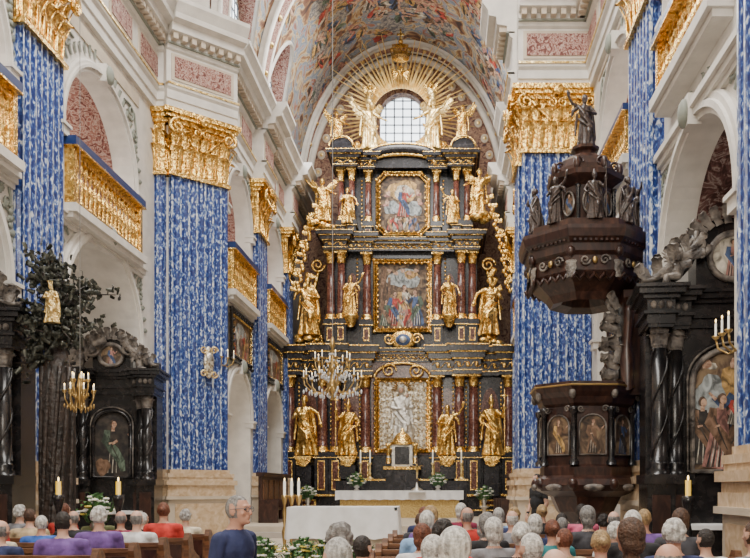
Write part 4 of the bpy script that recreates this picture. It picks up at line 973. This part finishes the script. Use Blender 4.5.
mb.obj('flower_pedestals')
for x,y,z in ((3.1,10.2,0),(-4.9,12.0,0),(-5.75,11.9,0),):
    candlestick('floor_candlestick',x,y,z,1.55,BLACK,WAXY,.20,.038,1.2)
for x in (-3.4,-3.25,-3.1): candlestick('altar_candle',x,16.95,.3,1.2,BRASS,WAX,.3,.03)
for s,X in ((1,-5.1),(-1,1.8)):
    mb=MB(); mb.push(T(X,26,0)@RZ(90*s))
    mb.box(-2,2,-.1,.5,.6,.7,DWOOD); mb.box(-2,2,-.05,.45,.98,1.05,DWOOD); mb.box(-2,2,.4,.5,.6,2.0,DWOOD); mb.box(-2.1,2.1,.3,.55,2.0,2.12,DWOOD)
    for i in range(6): mb.box(-2+i*.8-.04,-2+i*.8+.04,-.1,.45,.6,1.3,DWOOD); 
    for i in range(5): mb.box(-1.85+i*.8,-1.35+i*.8,.37,.42,1.2,1.9,PEW)
    mb.pop(); mb.obj('choir_stall',(X,26,.6))

# ---------------------------------------------------------------- pews
def pew(x0,x1,y,name='church_pew'):
    mb=MB()
    mb.box(x0,x1,y-.20,y+.22,.42,.46,PEW); mb.box(x0,x1,y-.24,y-.20,.42,.92,PEW); mb.box(x0,x1,y-.27,y-.17,.90,.95,PEW)
    mb.box(x0,x1,y-.20,y-.17,.1,.42,PEW); mb.box(x0,x1,y-.5,y-.25,.16,.2,PEW)
    n=max(2,int((x1-x0)/.7))
    for i in range(n): 
        a0=x0+(i+.1)*(x1-x0)/n; b0=x0+(i+.9)*(x1-x0)/n; mb.box(a0,b0,y-.255,y-.24,.52,.86,DWOOD)
    for x in (x0,x1):
        pts=[(-.30,0),(.26,0),(.26,.55),(.20,.66),(.08,.70),(-.06,.78),(-.12,.95),(-.18,1.02),(-.27,1.02),(-.32,.93),(-.29,.8)]
        mb.push(T(x,y,0)@RZ(90)); mb.prismy([(p_[0],p_[1]) for p_ in pts],-.035,.035,PEW); mb.pop()
    mb.obj(name,((x0+x1)/2,y,0))
RY_=[4.45+.97*i for i in range(9)]
for y in RY_: pew(-1.05 if y<7 else -.75,2.95,y)
LY_=[5.6+.97*i for i in range(8)]
for y in LY_: pew(-6.9,-3.6,y)

# ---------------------------------------------------------------- people
def person_mesh(kind,hair,female,sitting=True,bald=False):
    p=Parts(); f=.93 if female else 1.
    if sitting:
        p.ell((0,.02,.56),(.19,.15,.13)); p.ell((0,.01,.75),(.17*f,.135,.2)); p.ell((0,0,.93),(.205*f,.13,.19)); p.cap((-.185*f,.01,1.03),(.185*f,.01,1.03),.068,.068)
        p.cap((0,.01,1.02),(0,-.005,1.12),.09,.058); p.cap((0,-.005,1.1),(0,-.015,1.2),.055,.052)
        hc=(0,-.02,1.26)
        wr=[]
        for q in (-1,1):
            p.chain([(q*.215*f,0,1.03),(q*.27*f,-.03,.77),(q*.13,-.27,.665)],[.062,.047,.03]); p.hand((q*.13,-.27,.665),(-q*.35,-1,-.15),1.,-q if q>0 else 1); wr.append(Vector((q*.13,-.27,.665)))
            p.chain([(q*.1,0,.55),(q*.12,-.44,.54),(q*.12,-.43,.1)],[.092,.066,.045]); p.cap((q*.12,-.41,.05),(q*.13,-.58,.04),.045,.035)
        base=1.10
    else:
        hc=(0,-.035,1.60)
        p.ell((0,0,.95),(.175,.125,.14)); p.ell((0,-.02,1.12),(.175,.15,.18)); p.ell((0,0,1.3),(.205,.135,.18)); p.cap((-.18,.01,1.385),(.18,.01,1.385),.065,.065)
        p.cap((0,.01,1.38),(0,-.01,1.47),.09,.06); p.cap((0,-.01,1.45),(0,-.03,1.54),.057,.054); wr=[]
        for q in (-1,1):
            p.chain([(q*.21,0,1.38),(q*.27,.02,1.1),(q*.25,-.1,.86)],[.06,.047,.03]); p.hand((q*.25,-.1,.86),(0,-.25,-1),1.,q); wr.append(Vector((q*.25,-.1,.86)))
            p.chain([(q*.09,0,.92),(q*.1,-.01,.48),(q*.1,.02,.09)],[.095,.062,.042]); p.cap((q*.1,.02,.045),(q*.12,-.16,.035),.045,.035)
        base=1.46
    p.head(hc,hair,False,.95)
    me=p.mesh('person_'+kind,.0125 if sitting else .010,2)
    for _ in range(4): me.materials.append(WHITE)
    H=Vector(hc); mi=[]
    for pl in me.polygons:
        c=pl.center; d=c-H; k=2
        if c.z>base-.02 or (d.length<.15):
            lim=-.03 if hair in('short','bun') else -.015
            isH=(d.y>lim+.02 and d.z>-.065 and not (abs(d.x)>.075 and abs(d.z+.005)<.035 and hair=='short')) or d.z>.064
            if hair in('bob','long') and d.y>-.02 and d.z>-.14: isH=True
            if hair=='long' and d.y>.03: isH=True
            if bald: isH=(d.y>.0 and -.06<d.z<.055 and not (abs(d.x)>.075 and d.y<.03))
            if not sitting: isH=(d.y>-.03 and -.055<d.z and not (abs(d.x)>.075 and d.y<.03)) or d.z>.080
            k=1 if isH else 0
            if c.z<base and not isH: k=2
        else:
            if min((c-w).length for w in wr)<.035 or any((c-w).length<.2 and c.y<w.y-.015 and ((c.z>.6) if sitting else (c.z<w.z)) for w in wr): k=0
            elif sitting and (c.z<.47 or (c.y<-.16 and c.z<.625)): k=3 if c.z>.085 else 1
            elif not sitting and c.z<.93: k=3
            elif not sitting and abs(c.x)>.2 and c.z<1.2: k=0
            else: k=2
        mi.append(k)
    me.polygons.foreach_set('material_index',mi); return me
PM=[(person_mesh('a','short',False),0),(person_mesh('b','curly',True),1),(person_mesh('c','bob',True),1),(person_mesh('d','short',False,True,True),0),(person_mesh('e','bun',True),1),(person_mesh('f','long',True),1)]
SK=[mat('skin_%d'%i,c,.55) for i,c in enumerate(((.56,.33,.24),(.50,.27,.19),(.60,.37,.28)))]
def hairm(n,c): return mat('hair_'+n,c,.65,stops=[(.38,tuple(x*.5 for x in c)),(.6,c),(.75,tuple(min(1,x*1.2) for x in c))],scale=(40,40,12),nscale=1.,bump=.5,bscale=45)
HR=[hairm(n,c) for n,c in (('white',(.68,.66,.62)),('silver',(.46,.45,.43)),('grey',(.24,.23,.22)),('brown',(.09,.045,.025)),('dark',(.025,.018,.015)),('auburn',(.18,.06,.03)),('blond',(.42,.28,.13)))]
def clothm(n,c): return mat('cloth_'+n,c,.85,stops=[(.40,tuple(x*.75 for x in c)),(.60,tuple(min(1,x*1.1+.005) for x in c))],scale=(9,9,4),bump=.4,bscale=9)
CC=[clothm(n,c) for n,c in (('navy',(.02,.03,.10)),('black',(.015,.015,.018)),('maroon',(.24,.02,.06)),('white',(.68,.68,.69)),('blue',(.04,.13,.48)),('pink',(.70,.14,.25)),('grey',(.22,.22,.24)),('beige',(.52,.40,.24)),('sky',(.26,.44,.72)),('teal',(.03,.20,.22)),('charcoal',(.05,.05,.06)),('red',(.55,.04,.03)),('cream',(.66,.58,.44)),('violet',(.16,.08,.30)),('olive',(.16,.17,.07)))]
random.seed(23)
def person(x,y,rot=0,dz=0,pm=None,name=None):
    me,fem=pm or random.choices(PM,(20,26,20,12,12,6))[0]
    o=bpy.data.objects.new(name or ('seated_woman' if fem else 'seated_man'),me); bpy.context.collection.objects.link(o)
    o.location=(x,y,dz); s_=random.uniform(.92,1.05); o.scale=(s_,s_,s_) ; o.rotation_euler=(0,0,math.radians(180+rot))
    bald=me is PM[3][0]
    hr=random.choice(HR[:3]) if bald else random.choices(HR,(30,20,12,12,9,7,8))[0]
    if me is PM[5][0] and hr in HR[:3]: hr=random.choice(HR[3:])
    ms=[random.choice(SK),hr,random.choice(CC),random.choice((CC[0],CC[1],CC[6],CC[10]))]
    for i,m in enumerate(ms): o.material_slots[i].link='OBJECT'; o.material_slots[i].material=m
    return o
for r,y in enumerate(RY_):
    x=(-.78 if y<7 else -.35)+random.uniform(0,.2)
    while x<2.7:
        if random.random()>.08: person(x,y+.02,random.uniform(-30,30))
        x+=random.uniform(.56,.68)
for r,y in enumerate(LY_):
    if r<3: continue
    x=-6.6
    while x<-3.75:
        if random.random()>.14: person(x,y+.02,random.uniform(-30,30))
        x+=random.uniform(.56,.68)
me=person_mesh('standing','short',False,False,False)
man=bpy.data.objects.new('standing_man',None); bpy.context.collection.objects.link(man)
body=bpy.data.objects.new('body',me); bpy.context.collection.objects.link(body); body.parent=man
for i,m in enumerate((SK[1],HR[2],CC[0],CC[10])): body.material_slots[i].link='OBJECT'; body.material_slots[i].material=m
g=MB(); hc=(0,-.035,1.60)
for q in (-1,1):
    g.tube([(hc[0]+q*.034+.024*cos(t),hc[1]-.100,hc[2]+.012+.019*sin(t)) for t in [i*pi/8 for i in range(17)]],.0025,LEAD,5)
    g.tube([(q*.058,hc[1]-.097,hc[2]+.018),(q*.080,hc[1]-.04,hc[2]+.018),(q*.084,hc[1]+.02,hc[2]+.012)],.0025,LEAD,5)
    g.ell((q*.032,hc[1]-.079,hc[2]+.012),(.011,.011,.009),BLACK,8,6)
g.tube([(-.01,hc[1]-.102,hc[2]+.018),(.01,hc[1]-.102,hc[2]+.018)],.0025,LEAD,5)
go=g.obj('glasses'); go.parent=man
man.location=(-1.50,5.7,0); man.scale=(.93,.93,.93); man.rotation_euler=(0,0,math.radians(72))
me2=bpy.data.objects.new('standing_woman',me); bpy.context.collection.objects.link(me2); me2.location=(1.85,15.9,.3); me2.rotation_euler=(0,0,math.radians(-60)); me2.scale=(.95,.95,.95)
for i,m in enumerate((SK[0],HR[4],CC[1],CC[1])): me2.material_slots[i].link='OBJECT'; me2.material_slots[i].material=m

# ---------------------------------------------------------------- light
def area(name,loc,rot,sx,sy,P,col=(1,1,1)):
    l=bpy.data.lights.new(name,'AREA'); l.shape='RECTANGLE'; l.size=sx; l.size_y=sy; l.energy=P; l.color=col
    o=bpy.data.objects.new(name,l); bpy.context.collection.objects.link(o); o.location=loc; o.rotation_euler=[math.radians(v) for v in rot]; return o
area('nave_overhead_fill',(-2,9,18.2),(0,0,0),5,14,3900,(1,.965,.91))  # added overhead fill below the closed nave vault; no skylight there
area('west_fill',(-2,-5.6,10),(90,0,0),5,5,1350,(1,.93,.82))  # added fill panel behind the camera; the back wall has no window
area('chancel_overhead_fill',(-1.65,26,18.6),(0,0,0),3,7,1700,(1,.96,.90))  # added overhead fill hung under the chancel vault, unseen
area('clerestory_left',(-5.6,27.9,15.2),(0,-70,0),1.5,1.5,260,(.92,.96,1))
for x,y,z,P in ((-9.2,17,9.3,100),(-9.2,11.7,9.3,100),(5.3,11,9.5,90),(5.3,16.3,9.5,90),(-7.6,23.3,9,70),(4.3,27.9,9,70),(-7.6,27.9,9,70),(-9.4,17,4.5,45),(5.4,10.8,4.6,40),(5.2,16.5,3,50),(-9.4,11.5,4,45),(-8,23.3,2.5,50)):
    l=bpy.data.lights.new('gallery_chapel_fill','POINT'); l.energy=P; l.color=(1,.92,.82); l.shadow_soft_size=.4  # added point fills so galleries and chapels don't go dark; no fixtures there
    o=bpy.data.objects.new('gallery_chapel_fill',l); bpy.context.collection.objects.link(o); o.location=(x,y,z)
w=bpy.data.worlds.new('w'); bpy.context.scene.world=w; w.use_nodes=True; w.node_tree.nodes['Background'].inputs[0].default_value=(.7,.8,.95,1); w.node_tree.nodes['Background'].inputs[1].default_value=.5

# ---------------------------------------------------------------- camera
cam=bpy.data.cameras.new('cam'); co=bpy.data.objects.new('camera',cam); bpy.context.collection.objects.link(co)
co.location=(0,0,1.65); co.rotation_euler=(pi/2,0,0); cam.sensor_width=36; cam.lens=38.4
cam.shift_x=-70/750; cam.shift_y=209/750; cam.clip_end=200
bpy.context.scene.camera=co
